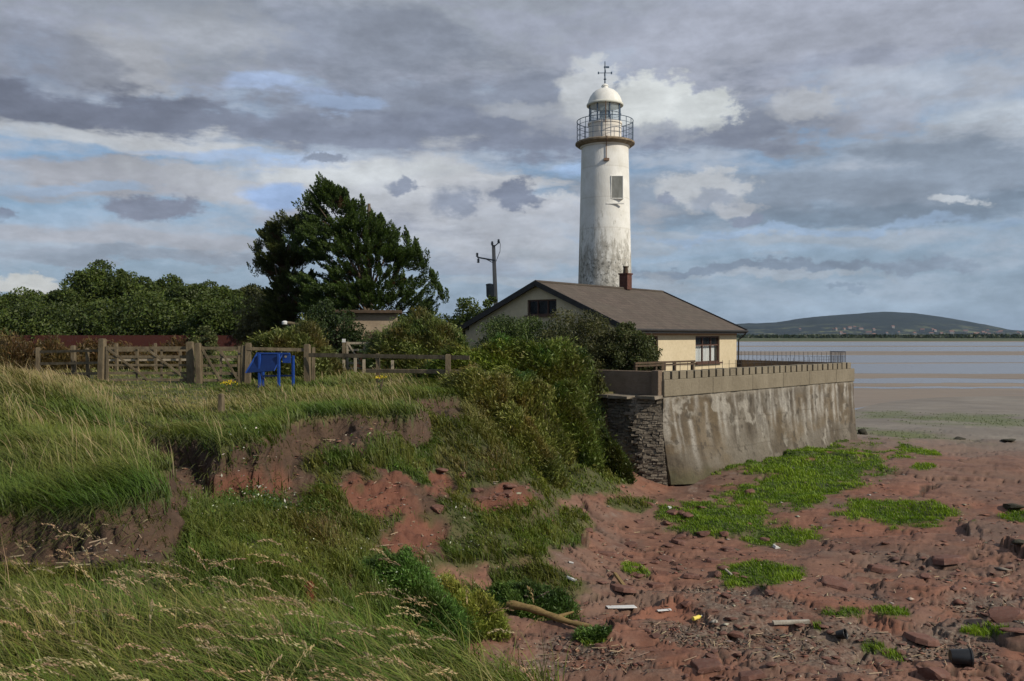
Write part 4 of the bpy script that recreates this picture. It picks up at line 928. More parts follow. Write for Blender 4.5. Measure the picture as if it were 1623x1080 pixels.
# sloping panel: high edge towards the viewer's right, low edge to the left
a1, b1, c1, d1 = pt(-.42, -.34, 1.14), pt(.62, -.34, 1.14), pt(.30, .42, .70), pt(-.86, .30, .45)
a1, b1, c1, d1 = pt(-.46, -.20, 1.14), pt(.46, -.20, 1.14), pt(.22, -.34, .58), pt(-.80, -.34, .50)
nn = (b1-a1).cross(d1-a1).normalized()*.035
pb.add([a1, b1, c1, d1, a1+nn, b1+nn, c1+nn, d1+nn], [(0, 3, 2, 1), (4, 5, 6, 7), (0, 1, 5, 4), (1, 2, 6, 5), (2, 3, 7, 6), (3, 0, 4, 7)]); pb.build('panel', M['blue_dark'], ib, bevel=.004)
MB().bar(a1-Vector((.02, 0, 0)), b1+Vector((.24, 0, 0)), .06, .05).bar(a1, d1, .05).bar(b1, c1, .035).build('panel_frame', M['blue'], ib)
MB().box((.58, -.18, .98), (.28, .03, .30)).build('side_panel', M['blue'], ib, bevel=.005)
MB().lathe([(.0, 0), (.04, .0), (.04, .012), (0, .012)], 8, (0, 0, 0)).build('badge', M['wood_pale'], ib)
bpy.data.objects['badge'].location = (.56, -.20, 1.04); bpy.data.objects['badge'].rotation_euler = (R(90), 0, 0)
MB().bar((-.52, .25, .38), (.6, .2, .40), .05).build('cross_bar', M['blue_dark'], ib)

# ------------------------------------------------------------------ vegetation helpers
Pg = P3.reshape(-1, 3)
def sample(n, dmin, dmax, amin=-37, amax=37):
    """n random points of the terrain (even in angle and in log distance); returns positions and nearest vertex ids"""
    an = rng.uniform(amin, amax, n); lr = np.exp(rng.uniform(np.log(dmin), np.log(dmax), n))
    fi = np.interp(an, angs, np.arange(na)); fj = np.interp(lr, rad, np.arange(nr))
    i0 = np.clip(fi.astype(int), 0, na-2); j0 = np.clip(fj.astype(int), 0, nr-2); a_ = (fi-i0)[:, None]; b_ = (fj-j0)[:, None]
    Q = P3[i0, j0]*(1-a_)*(1-b_)+P3[i0+1, j0]*a_*(1-b_)+P3[i0, j0+1]*(1-a_)*b_+P3[i0+1, j0+1]*a_*b_
    return Q, (i0+(a_[:, 0] > .5))*nr+j0+(b_[:, 0] > .5)
def blades(Pb, H, wd, lean, c0, c1, segs=3, droop=.35, head=None):
    """curved tapering ribbons"""
    n = len(Pb); H = np.broadcast_to(H, (n,)); wd = np.broadcast_to(wd, (n,)); az = rng.uniform(0, 2*np.pi, n)
    # ribbons mostly stand across their bend
    la = np.arctan2(lean[:, 1], lean[:, 0])+np.pi/2+rng.normal(0, .6, n); side = np.stack([np.cos(la), np.sin(la), np.zeros(n)], -1)
    V = []; Cc = []
    for k in range(segs+1):
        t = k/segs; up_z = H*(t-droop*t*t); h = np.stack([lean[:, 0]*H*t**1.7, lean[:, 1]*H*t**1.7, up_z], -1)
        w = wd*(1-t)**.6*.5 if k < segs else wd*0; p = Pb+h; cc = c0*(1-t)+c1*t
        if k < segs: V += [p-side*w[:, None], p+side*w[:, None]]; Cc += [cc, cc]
        else: V += [p]; Cc += [cc]
    m = len(V); V = np.stack(V, 1).reshape(-1, 3); Cc = np.stack(Cc, 1).reshape(-1, 3); b = np.arange(n)[:, None]*m; fs = []
    for k in range(segs-1):
        o = 2*k; fs.append(np.concatenate([b+o, b+o+1, b+o+3], 1)); fs.append(np.concatenate([b+o, b+o+3, b+o+2], 1))
    o = 2*(segs-1); fs.append(np.concatenate([b+o, b+o+1, b+o+2], 1))
    return V, np.concatenate(fs), Cc
def join(L):
    Vs, Fs, Cs = [], [], []; k = 0
    for V, Fc, Cc in L:
        if Fc.shape[1] == 4: Fc = np.concatenate([Fc[:, [0, 1, 2]], Fc[:, [0, 2, 3]]])
        Vs.append(V); Fs.append(Fc+k); Cs.append(Cc); k += len(V)
    return np.concatenate(Vs), np.concatenate(Fs), np.concatenate(Cs)
def colmix(A, B, t): return np.array(A)[None]*(1-t[:, None])+np.array(B)[None]*t[:, None]
def vary(c, v=.22, h=.08): n = len(c); return np.clip(c*(1+rng.uniform(-v, v, (n, 1)))*(1+rng.uniform(-h, h, (n, 3))), .003, 1)
def wind(n, a=.55, sp=.25, P_=None):
    g = 0 if P_ is None else fbm(P_[:, 0]*.8, P_[:, 1]*.8, o=3, s=201)
    ang = math.pi+.15+rng.normal(0, .7, n)+g*1.3; mag = a+rng.normal(0, sp, n)+g*.3
    return np.stack([np.cos(ang)*mag, np.sin(ang)*mag], -1)

GREEN, OLIVE, STRAW, DEEP = (.092, .165, .018), (.155, .175, .032), (.29, .22, .10), (.036, .058, .014)
# ---- tall grass of the cliff top
n = 380000; Q, I = sample(n, 6.5, 92, -38, 12); r_ = np.hypot(Q[:, 0], Q[:, 1]); qx, qy = project(Q[:, 0], Q[:, 1], Q[:, 2])
sI = ts[I]; ok = (sI > -.10) & (Q[:, 0] < 5-.2*(Q[:, 1] > 31)) & (qx > -160) & (qx < 1000)
ok &= ~((Q[:, 0] > 3.6) & (Q[:, 1] > 30.0))
dens = np.clip(.9+.5*fbm(Q[:, 0]*.7, Q[:, 1]*.7, o=3, s=111), .25, 1)*np.where(r_ > 24, .7, 1); ok &= rng.uniform(0, 1, n) < dens
Q, I, r_, qx, qy = Q[ok], I[ok], r_[ok], qx[ok], qy[ok]; n = len(Q); sI = ts[I]
nz = fbm(Q[:, 0]*.35, Q[:, 1]*.35, o=4, s=112); nz2 = fbm(Q[:, 0]*1.7, Q[:, 1]*1.7, o=3, s=113)
H = .40+.22*nz+.14*nz2; H = H*np.where(r_ > 20, .72, 1)*np.where((qx > 180) & (qx < 420) & (r_ > 17), .55, 1)
H = H*np.where((r_ > 22) & (qx > 140) & (qx < 330), .45, 1)*np.where(sI < .5, 1.15, 1); H = np.clip(H*rng.uniform(.6, 1.25, n), .06, .85)
straw = np.clip(.04+.8*fbm(Q[:, 0]*.5+5, Q[:, 1]*.5, o=4, s=114), 0, 1)
straw += .75*np.exp(-((qx-330)/130)**2-((qy-640)/16)**2)+1.3*np.exp(-((qx-40)/150)**2-((qy-600)/34)**2)+.6*np.exp(-((qx-600)/60)**2-((qy-605)/16)**2)+.5*np.exp(-((qx-790)/40)**2-((qy-640)/40)**2)
straw = np.clip(straw*rng.uniform(.3, 1.3, n), 0, 1); grn = np.clip(.5+1.2*fbm(Q[:, 0]*.9, Q[:, 1]*.9, o=3, s=115), 0, 1)
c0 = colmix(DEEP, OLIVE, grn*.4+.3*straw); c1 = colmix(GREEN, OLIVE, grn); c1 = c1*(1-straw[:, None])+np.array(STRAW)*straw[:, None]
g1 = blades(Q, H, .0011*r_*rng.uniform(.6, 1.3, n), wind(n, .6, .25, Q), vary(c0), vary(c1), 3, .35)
# seed stalks scattered over it
k = rng.choice(n, 7000, replace=False); k = k[(straw[k] > .12)]; Qk = Q[k]; rk = r_[k]
g2 = blades(Qk, H[k]*1.35+.12, .00085*rk, wind(len(k), .5, .15, Qk), vary(np.tile((.14, .13, .05), (len(k), 1))), vary(np.tile((.42, .31, .18), (len(k), 1))), 3, .25)
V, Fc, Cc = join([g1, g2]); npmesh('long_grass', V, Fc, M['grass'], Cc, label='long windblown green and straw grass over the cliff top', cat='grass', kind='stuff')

# ---- foreground grass with seed heads
n = 105000; Q, I = sample(n, 1.9, 7.2, -44, 14); ok = (ts[I] > -.32) & (Q[:, 1] < 6.8); Q, I = Q[ok], I[ok]; n = len(Q); r_ = np.hypot(Q[:, 0], Q[:, 1])
nz = fbm(Q[:, 0]*1.1, Q[:, 1]*1.1, o=3, s=121); grn = np.clip(.5+1.3*fbm(Q[:, 0]*1.6, Q[:, 1]*1.6, o=3, s=122), 0, 1); straw = np.clip(rng.uniform(-.6, .55, n)+nz*.6, 0, 1)
H = np.clip((.46+.2*nz)*rng.uniform(.35, 1.3, n), .1, .8)*np.clip((r_-1.0)/2.2, .35, 1)
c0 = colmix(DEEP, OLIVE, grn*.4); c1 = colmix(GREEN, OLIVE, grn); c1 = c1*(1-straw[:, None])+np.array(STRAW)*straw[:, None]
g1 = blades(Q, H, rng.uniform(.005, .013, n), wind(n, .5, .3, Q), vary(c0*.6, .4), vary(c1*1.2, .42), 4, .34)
k = rng.choice(n, 700, replace=False); ks = k[(r_[k] > 2.4)]; Qk = Q[ks]; m = len(Qk); Hs = rng.uniform(.6, 1.05, m)*np.clip(r_[ks]/4, .5, 1); lw = wind(m, .55, .12, Qk)*np.array([1, .5])
stc = vary(np.tile((.20, .17, .07), (m, 1))); g2 = blades(Qk, Hs, .0034, lw, vary(np.tile((.09, .11, .035), (m, 1))), stc, 5, .26)
# heads: drooping plumes of spikelets beyond the stem tip
tip = Qk+np.stack([lw[:, 0]*Hs, lw[:, 1]*Hs, Hs*.74], -1); heads = []
kk = 46
t = np.tile(np.linspace(-.35, 1, kk), m); rep = np.repeat(np.arange(m), kk); dirn = np.stack([lw[:, 0]*1.35, lw[:, 1], .42+.15*rng.normal(size=m)], -1); dirn /= np.linalg.norm(dirn, axis=1, keepdims=True); hl_ = rng.uniform(.09, .17, m)
c_ = tip[rep]+dirn[rep]*(t*hl_[rep])[:, None]+np.stack([0*t, 0*t, -.35*hl_[rep]*np.clip(t, 0, 1)**2], -1)
rr = .0075*np.sin(np.clip((t+.35)/1.35, .04, .97)*np.pi)[:, None]; c_ = c_+rng.normal(0, 1, c_.shape)*rr*.8
e1 = dirn[rep]*rng.uniform(.006, .011, (m*kk, 1))+rng.normal(0, .0022, (m*kk, 3)); e2_ = np.cross(e1, rng.normal(size=(m*kk, 3))); e2_ /= np.linalg.norm(e2_, axis=1, keepdims=True)+1e-9; e2_ = e2_*.0024
hq = np.stack([-e1, e2_, e1, -e2_], 1); g3 = quads(c_, hq, vary(np.repeat(vary(np.tile((.38, .28, .165), (m, 1)), .35), kk, axis=0), .2))
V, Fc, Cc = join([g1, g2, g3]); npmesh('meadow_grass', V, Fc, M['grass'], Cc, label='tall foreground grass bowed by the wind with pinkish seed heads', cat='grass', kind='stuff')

# ---- low weeds and grass on the eroding slopes
n = 420000; Q, I = sample(n, 6.2, 36, -36, 14); ok = ((ts[I] < -.25) | (tongue[I] > .5)) & (rng.uniform(0, 1, n) < np.maximum(vegm[I]*(1-soil[I]), 0)*np.where(rockv[I] > .5, 0, 1)); Q, I = Q[ok], I[ok]; n = len(Q); r_ = np.hypot(Q[:, 0], Q[:, 1]); qx, qy = project(Q[:, 0], Q[:, 1], Q[:, 2])
nz = fbm(Q[:, 0]*.9, Q[:, 1]*.9, o=3, s=131); nz2 = fbm(Q[:, 0]*2.5, Q[:, 1]*2.5, o=3, s=132); grn = np.clip(.5+1.3*nz2, 0, 1)
keep = rng.uniform(0, 1, n) < np.clip(.85+1.1*nz, .15, 1); Q, I, r_, qx, qy, nz, nz2, grn = [a[keep] for a in (Q, I, r_, qx, qy, nz, nz2, grn)]; n = len(Q)
lush = np.clip(np.exp(-((qx-690)/150)**2-((qy-945)/70)**2)*1.4+np.exp(-((qx-330)/90)**2-((qy-830)/40)**2)+np.exp(-((qx-570)/90)**2-((qy-720)/25)**2)+np.exp(-((qx-330)/120)**2-((qy-950)/50)**2), 0, 1)
tng = np.clip(np.exp(-((qx-785)/50)**2-((qy-645)/50)**2)*1.3, 0, 1); red = np.clip(np.exp(-((qx-520)/70)**2-((qy-850)/45)**2)*.9+np.exp(-((qx-770)/80)**2-((qy-740)/30)**2)*.8+np.exp(-((qx-700)/60)**2-((qy-690)/20)**2)*.3, 0, 1)*rng.uniform(0, 1, n)
yel = np.clip(np.exp(-((qx-470)/110)**2-((qy-890)/45)**2)+.9*np.exp(-((qx-730)/60)**2-((qy-975)/35)**2)+np.exp(-((qx-900)/90)**2-((qy-780)/40)**2)*.8+np.exp(-((qx-800)/90)**2-((qy-870)/35)**2)*.7, 0, 1)*rng.uniform(.2, 1, n)
H = np.where((qx < 300) & (qy > 830), .45, 1)*np.clip((.22+.13*nz+.15*nz2+.20*lush+.10*red+.22*tng)*rng.uniform(.5, 1.4, n), .04, .62)
c1 = colmix((.075, .130, .014), (.145, .145, .028), grn); c1 = c1*(1-yel[:, None])+np.array((.17, .20, .025))*yel[:, None]; c1 = c1*(1-red[:, None])+np.array((.15, .085, .045))*red[:, None]; c1 = c1*(1-.4*lush[:, None])+np.array((.05, .11, .026))*.4*lush[:, None]
c1 = c1*(1-tng[:, None])+np.array((.19, .17, .06))*tng[:, None]
g1 = blades(Q, H, .00115*r_*rng.uniform(.5, 1.5, n), wind(n, .45, .4, Q), vary(c1*.6), vary(c1*1.1), 3, .35)
# broad leaves
k = rng.choice(n, min(n, 26000), replace=False); m = len(k); Pk = Q[k]+np.stack([rng.normal(0, .03, m), rng.normal(0, .03, m), H[k]*rng.uniform(.3, 1.0, m)], -1)
sz = blob_cloud(m, 1.0)*(.0024*r_[k]*rng.uniform(.5, 1.2, m))[:, None, None]; g2 = quads(Pk, sz, vary(c1[k]*.95, .35))
k = k[(lush[k]+yel[k]) > .75][:130]; m = len(k); Pk = Q[k]+np.stack([0*k, 0*k, H[k]*.95+.03], -1); sz = blob_cloud(m, 1.0)*(.0018*r_[k])[:, None, None]; g3 = quads(Pk, sz, vary(np.tile((.55, .56, .42), (m, 1))))
V, Fc, Cc = join([g1, g2, g3]); npmesh('slope_weeds', V, Fc, M['grass'], Cc, label='mixed weeds and low grass growing on the slumped red earth slope', cat='weeds', kind='stuff')
# ---- grass hanging over the bare faces, roots and tufts clinging to them
n = 60000; Q, I = sample(n, 7.5, 30, -36, 6); ok = (ts[I] > -.30) & (ts[I] < .12) & (Q[:, 1] > 7); Q, I = Q[ok][:16000], I[ok][:16000]; n = len(Q); r_ = np.hypot(Q[:, 0], Q[:, 1])
lean = wind(n, .5, .3, Q)*.6+np.stack([np.zeros(n), -np.ones(n)*.7], -1); g1 = blades(Q+np.array([0, 0, .03]), rng.uniform(.18, .42, n), .0010*r_, lean, vary(np.tile(OLIVE, (n, 1))*.7), vary(np.tile((.12, .13, .045), (n, 1)), .4), 3, 1.15)
n = 40000; Q, I = sample(n, 7.5, 30, -36, 10); ok = (soil[I] > .5) & (rng.uniform(0, 1, n) < .12); Q, I = Q[ok], I[ok]; n = len(Q); r_ = np.hypot(Q[:, 0], Q[:, 1])
g2 = blades(Q, rng.uniform(.05, .2, n), .0010*r_, rng.normal(0, .5, (n, 2)), vary(np.tile((.09, .075, .04), (n, 1)), .4), vary(np.tile((.15, .13, .06), (n, 1)), .4), 2, .8)
V, Fc, Cc = join([g1, g2]); npmesh('hanging_grass', V, Fc, M['grass'], Cc, label='grass fringe hanging over the bare earth faces', cat='grass', kind='stuff')
# ---- bright short grass on the red rock
n = 620000; Q, I = sample(n, 11, 60, -8, 36); ok = rng.uniform(0, 1, n) < sstep(.1, .8, marsh[I]); Q, I = Q[ok], I[ok]; n = len(Q); r_ = np.hypot(Q[:, 0], Q[:, 1]); nz = fbm(Q[:, 0]*1.5, Q[:, 1]*1.5, o=3, s=141)
c1 = colmix((.13, .22, .018), (.23, .33, .03), np.clip(.5+1.2*nz, 0, 1))
g1 = blades(Q, np.clip((.12+.08*nz)*rng.uniform(.6, 1.2, n), .03, .3)*sstep(.05, .9, marsh[I])**.6, .0009*r_, wind(n, .35, .2), vary(c1*.75, .12), vary(c1, .14), 2, .3)
n = 30000; Q, I = sample(n, 34, 75, 6, 36); ok = rng.uniform(0, 1, n) < algae[I]*.4; Q, I = Q[ok], I[ok]; n = len(Q); g2 = blades(Q, .07, .05, wind(n, .1, .3), vary(np.tile((.05, .065, .02), (n, 1))), vary(np.tile((.09, .11, .035), (n, 1))), 2, .3)
V, Fc, Cc = join([g1, g2]); npmesh('marsh_grass', V, Fc, M['grass'], Cc, label='bright green cushions of short grass on the red rock shore', cat='grass', kind='stuff')
# ---- shingle, wrack and splinters
n = 190000; Q, I = sample(n, 8.5, 34, -32, 36); ok = rng.uniform(0, 1, n) < (sstep(.2, .8, shing[I])*.5*np.clip(.5+1.6*fbm(Q[:, 0]*.9, Q[:, 1]*.9, o=3, s=88), 0, 1)+.035)*rockv[I]+.10*soil[I]; Q, I = Q[ok], I[ok]; n = len(Q); r_ = np.hypot(Q[:, 0], Q[:, 1])
def pebbles(P_, S_, c):
    n = len(P_); base = np.array([(1, 0, 0), (0, 1, 0), (-1, 0, 0), (0, -1, 0), (0, 0, .6), (0, 0, -.4)], float); V = base[None]*S_[:, None, :]*rng.uniform(.7, 1.3, (n, 6, 1)); a_ = rng.uniform(0, 6.28, n); ca, sa = np.cos(a_)[:, None], np.sin(a_)[:, None]
    V = np.stack([V[..., 0]*ca-V[..., 1]*sa, V[..., 0]*sa+V[..., 1]*ca, V[..., 2]], -1)+P_[:, None, :]
    f = np.array([(0, 1, 4), (1, 2, 4), (2, 3, 4), (3, 0, 4), (1, 0, 5), (2, 1, 5), (3, 2, 5), (0, 3, 5)]); Fc = (f[None]+np.arange(n)[:, None, None]*6).reshape(-1, 3); return V.reshape(-1, 3), Fc, np.repeat(c, 6, axis=0)
sz = np.exp(rng.normal(-4.05, .5, n))*np.clip(r_/15, .8, 1.6); S_ = np.stack([sz*rng.uniform(.8, 2.2, n), sz, sz*rng.uniform(.4, .8, n)], -1)
pal = np.array([(.15, .07, .05), (.21, .10, .07), (.09, .055, .04), (.19, .16, .13), (.07, .06, .05), (.32, .28, .23)]); c = vary(pal[rng.choice(6, n, p=[.3, .2, .2, .15, .1, .05])], .25)
g1 = pebbles(Q+np.array([0, 0, .008]), S_, c)
k = rng.choice(n, min(n, 1700), replace=False); m = len(k); a_ = rng.uniform(0, 3.14, m); L_ = rng.uniform(.05, .28, m); e1 = np.stack([np.cos(a_)*L_/2, np.sin(a_)*L_/2, rng.normal(0, .012, m)], -1); e2_ = np.stack([-np.sin(a_), np.cos(a_), rng.uniform(.2, 1, m)], -1)*.006
g2 = quads(Q[k]+np.array([0, 0, .025]), np.stack([-e1-e2_, e1-e2_, e1+e2_, -e1+e2_], 1), vary(np.tile((.20, .15, .10), (m, 1)), .6))
t_ = NT('shore_bits'); M['bits'] = t_.done(t_.attr('tint'), .85, t_.noise(60, 4), .3, .004)
V, Fc, Cc = join([g1, g2]); npmesh('shingle', V, Fc, M['bits'], Cc, label='small shingle, dry wrack and splinters scattered between the rock slabs', cat='shingle', kind='stuff')

# ------------------------------------------------------------------ trees and shrubs
def crown_mesh(name, parent, clumps, leaf, per, base, tipc, aniso=1.0):
    """clumps: (k,4) centre and radius"""
    k = len(clumps); n = k*per; rep = np.repeat(np.arange(k), per); d = rng.normal(size=(n, 3)); d /= np.linalg.norm(d, axis=1, keepdims=True)
    rr = rng.uniform(.25, 1, n)**.5; Pp = clumps[rep, :3]+d*(rr*clumps[rep, 3])[:, None]*np.array([1, 1, .75]); Pp += rng.normal(0, .04, Pp.shape)
    ct = rng.uniform(0, 1, k)[rep]*.6+rng.uniform(0, 1, n)*.4; c = vary(colmix(base, tipc, ct), .25)
    V, Fc, Cc = quads(Pp, blob_cloud(n, leaf), c); return npmesh(name, V, Fc, M['leaf'], Cc, parent)
def ellclumps(cx_, cy_, cz, rx, ry, rz, k, r0, r1, bottom=-.6):
    d = rng.normal(size=(k*2, 3)); d /= np.linalg.norm(d, axis=1, keepdims=True); d = d[d[:, 2] > bottom][:k]; q = rng.uniform(.15, 1, len(d))**.45
    bump = 1+.22*vn(d[:, 0]*2+cx_, d[:, 1]*2+cy_, d[:, 2]*2, s=5)
    return np.concatenate([np.array([cx_, cy_, cz])+d*q[:, None]*bump[:, None]*np.array([rx, ry, rz]), rng.uniform(r0, r1, (len(d), 1))], 1)
def trunk_limbs(e, name, H, r0, targets, lean=0):
    m = MB(); m.tube([(0, 0, -.2), (lean*.3, 0, H*.4), (lean, 0, H)], [r0, r0*.75, r0*.3], 9)
    for tx, ty, tz_ in targets:
        z0 = min(H*.9, max(.3*H, tz_*.55)); m.tube([(lean*z0/H, 0, z0), (tx*.5, ty*.5, (z0+tz_)/2+.1), (tx, ty, tz_)], [r0*.3, r0*.18, r0*.06], 6)
    return m.build(name, M['bark'], e, True)
def bushy(name, cxp, top, wpx, d, label, cat, base=(.03, .05, .018), tipc=(.06, .09, .028), group=None, leaf=.11, per=170, k=70, botpx=None, zg=None, rel=.33, depth=None, shoots=0):
    X = (cxp-CX)/F*d; g0 = gz(X, d) if zg is None else zg; zt = -(top-HZ)/F*d; h = zt-g0; w = wpx/F*d/2
    e = empty(name, (X, d, g0), 0, label=label, cat=cat, group=group)
    cl = ellclumps(0, 0, h*.52, w*.86, (depth or w)*.8, h*.44, k, w*rel*.6, w*rel, -.9); 
    if shoots: a3_ = rng.uniform(-.55, .55, shoots*2)*w; cl = np.concatenate([cl, np.stack([a3_, rng.uniform(-1, 1, shoots*2), h*rng.uniform(.80, .96, shoots*2), rng.uniform(.25, .5, shoots*2)], -1)])
    o = crown_mesh('crown' if cat == 'tree' else 'foliage', e, cl, leaf, per, base, tipc)
    kk = cl[rng.choice(len(cl), 7)]; trunk_limbs(e, 'trunk' if cat == 'tree' else 'stems', h*.7, .05*h if cat == 'tree' else .02*h, [tuple(q[:3]) for q in kk]); return e
DK, DKT = (.022, .034, .010), (.095, .130, .026)
hedge = [(-160, 455, 190, 'tree at the far left end of the hedge row, mostly outside the view'), (-60, 462, 150, 'low dark tree at the left edge of the hedge row'), (35, 460, 130, 'dark rounded hedge tree above the left end of the red fence'),
         (100, 455, 100, 'narrow dark hedge tree left of the tallest hedge tree'), (165, 419, 120, 'tallest tree of the hedge row with an open twiggy top'), (232, 437, 90, 'hedge tree just right of the tallest one with pointed tips'),
         (290, 437, 110, 'broad mid green hedge tree behind the field gate'), (345, 447, 95, 'dark leafy hedge tree above the narrow gate'), (398, 452, 90, 'olive hedge tree with thin shoots beside the big conifers')]
for i, (cxp, top, wpx, lb) in enumerate(hedge):
    bushy('hedge_tree', cxp, top+6, wpx*1.25, 99+(i % 3)*3, lb, 'tree', DK, DKT if i != 8 else (.10, .10, .035), 'row of hedge trees behind the gates', .25, 330, 120, rel=.28, zg=-2.0, depth=4.5, shoots=8 if i in (2, 4, 5, 8) else 0)
bushy('hedge_shrub', 60, 488, 190, 93, 'dark hedge shrub low behind the red fence at the far left', 'shrub', DK, DKT, None, .24, 330, 80, zg=-2, depth=3)
bushy('hedge_shrub', 225, 480, 210, 94, 'dark hedge shrub low behind the red fence at its middle', 'shrub', DK, DKT, None, .24, 330, 90, zg=-2, depth=3)
bushy('hedge_shrub', 370, 478, 150, 92, 'dark hedge shrub behind the red fence beside the conifers', 'shrub', DK, DKT, None, .24, 330, 70, zg=-2, depth=3)
bushy('hedge_shrub', 425, 470, 110, 60, 'olive brown shrub at the foot of the left conifer', 'shrub', (.05, .05, .02), (.11, .10, .04), None, .13, 200, 60, zg=-2, depth=1.4)
bushy('hedge_shrub', 735, 478, 110, 52, 'dark shrub left of the electricity pole', 'shrub', DK, DKT, None, .13, 200, 60, zg=-2.2)
bushy('hedge_shrub', 785, 466, 60, 50, 'dark shrub right below the electricity pole transformer', 'shrub', DK, DKT, None, .12, 200, 40, zg=-2.2)
bushy('dark_shrub', 530, 478, 110, 42, 'dark evergreen shrub left of the tan garden building', 'shrub', DK, (.045, .07, .022), None, .10, 220, 60, zg=-2)
bushy('dark_shrub', 665, 500, 90, 44, 'dark shrub right behind the drooping willow shrub', 'shrub', DK, DKT, None, .11, 200, 40, zg=-2)
bushy('garden_shrub', 325, 523, 55, 35, 'small yellow green shrub beyond the narrow gate', 'shrub', (.06, .075, .025), (.12, .13, .045), None, .07, 140, 34)
def conifer(name, cxp, prof, d, label, base, tipc, brown, npl, zg=-2.1, per=150, ps=1.0, spikes=()):
    X0 = (cxp-CX)/F*d; e = empty(name, (X0, d, zg), 0, label=label, cat='tree')
    ys_ = np.array([p[0] for p in prof], float); xl = np.array([p[1] for p in prof], float); xr = np.array([p[2] for p in prof], float); zt = -(ys_[0]-HZ)/F*d-zg
    S, D, Rr, B = [], [], [], []
    zz_ = []; 
    for i in range(npl):
        if i % 13 == 0: by_, ba_, bq_ = rng.uniform(0, 1)**.75, rng.uniform(0, 2*np.pi), rng.uniform(.1, 1)**.4
        y_ = np.interp(np.clip(by_+rng.normal(0, .018), 0, 1), np.linspace(0, 1, 50), np.linspace(ys_[0]+8, ys_[-1], 50)); l, r_ = np.interp(y_, ys_, xl), np.interp(y_, ys_, xr)
        c_ = (l+r_)/2; w = (r_-l)/2/F*d; a_ = ba_+rng.normal(0, .20); q = np.clip(bq_+rng.normal(0, .10), .03, 1.03); inner = q < .62
        L_ = rng.uniform(.45, .95)*ps*min(1, .35+w/2.5); rx = max(w*q-L_*.75, .03)
        if inner: L_ *= .9
        x = (c_-CX)/F*d-X0+rx*math.cos(a_); yv = rx*math.sin(a_)*.95; z = -(y_-HZ)/F*d-zg-L_*.5
        hgt = (z/zt); dr = np.array([math.cos(a_)*.85-.18, math.sin(a_)*.85, .12+.75*hgt**1.5+rng.uniform(-.15, .3)]); dr /= np.linalg.norm(dr)
        S.append((x, yv, z)); D.append(dr); Rr.append(L_); B.append(inner)
    for sx_, sy_, sl_, tilt in spikes:      # upright leaders that make the jagged outline
        ox = rng.uniform(-.9, .9)
        for q_ in range(9):
            f_ = q_/8; x = (sx_-CX)/F*d-X0; z = -(sy_-HZ)/F*d-zg
            S.append((x-tilt*sl_*(1-f_)*.0+rng.normal(0, .16)*(1-f_)-tilt*(f_-1)*sl_, ox+rng.normal(0, .12), z-sl_*(1-f_)-.35)); D.append(np.array([tilt*.8-.25+rng.normal(0, .45)*(1-f_), rng.normal(0, .3), 1.0])/1.1); Rr.append(.75*(1.15-.4*f_)); B.append(False)
    S, D, Rr, B = np.array(S), np.array(D), np.array(Rr), np.array(B); k = len(S); rep = np.repeat(np.arange(k), per); n = k*per
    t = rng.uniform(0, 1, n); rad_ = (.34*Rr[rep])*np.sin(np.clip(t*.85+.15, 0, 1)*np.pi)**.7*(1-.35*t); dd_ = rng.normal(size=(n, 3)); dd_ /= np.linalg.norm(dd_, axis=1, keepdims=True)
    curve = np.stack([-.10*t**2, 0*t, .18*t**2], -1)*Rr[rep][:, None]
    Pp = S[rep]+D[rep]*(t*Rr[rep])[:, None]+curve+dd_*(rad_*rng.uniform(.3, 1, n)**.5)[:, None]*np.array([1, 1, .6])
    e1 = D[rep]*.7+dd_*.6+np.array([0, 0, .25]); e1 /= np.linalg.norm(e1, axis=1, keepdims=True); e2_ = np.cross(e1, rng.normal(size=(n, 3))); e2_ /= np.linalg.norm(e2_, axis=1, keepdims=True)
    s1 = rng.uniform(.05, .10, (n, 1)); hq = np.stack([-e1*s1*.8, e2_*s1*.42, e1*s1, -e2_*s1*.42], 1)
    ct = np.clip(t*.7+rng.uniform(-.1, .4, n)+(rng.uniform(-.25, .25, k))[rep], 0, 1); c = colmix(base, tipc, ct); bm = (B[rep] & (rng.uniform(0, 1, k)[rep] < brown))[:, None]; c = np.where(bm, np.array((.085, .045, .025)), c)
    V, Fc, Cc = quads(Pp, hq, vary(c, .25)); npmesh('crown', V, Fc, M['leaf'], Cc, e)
    kk = S[rng.choice(k, 26)]; trunk_limbs(e, 'trunk', zt*.86, .33, [tuple(q) for q in kk]); return e
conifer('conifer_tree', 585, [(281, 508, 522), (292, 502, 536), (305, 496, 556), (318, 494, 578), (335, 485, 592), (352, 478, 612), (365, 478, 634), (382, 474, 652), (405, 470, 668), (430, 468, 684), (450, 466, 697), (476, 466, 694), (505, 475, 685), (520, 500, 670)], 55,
        'big dark green conifer with jagged windswept top left of the bungalow', (.024, .042, .014), (.080, .122, .028), .45, 1950, per=105, spikes=[(514, 281, 2.0, -.25), (500, 308, 1.2, -.4), (533, 296, 1.4, -.1), (553, 305, 1.6, -.05), (573, 311, 1.5, .05), (590, 335, 1.2, .1), (606, 344, 1.2, .25), (628, 362, 1.3, .1), (643, 364, 1.2, .3), (661, 385, 1.1, .4), (668, 406, 1.0, .35), (682, 430, .9, .4), (694, 452, .8, .5), (488, 340, 1.1, -.3), (480, 368, 1.0, -.3)])
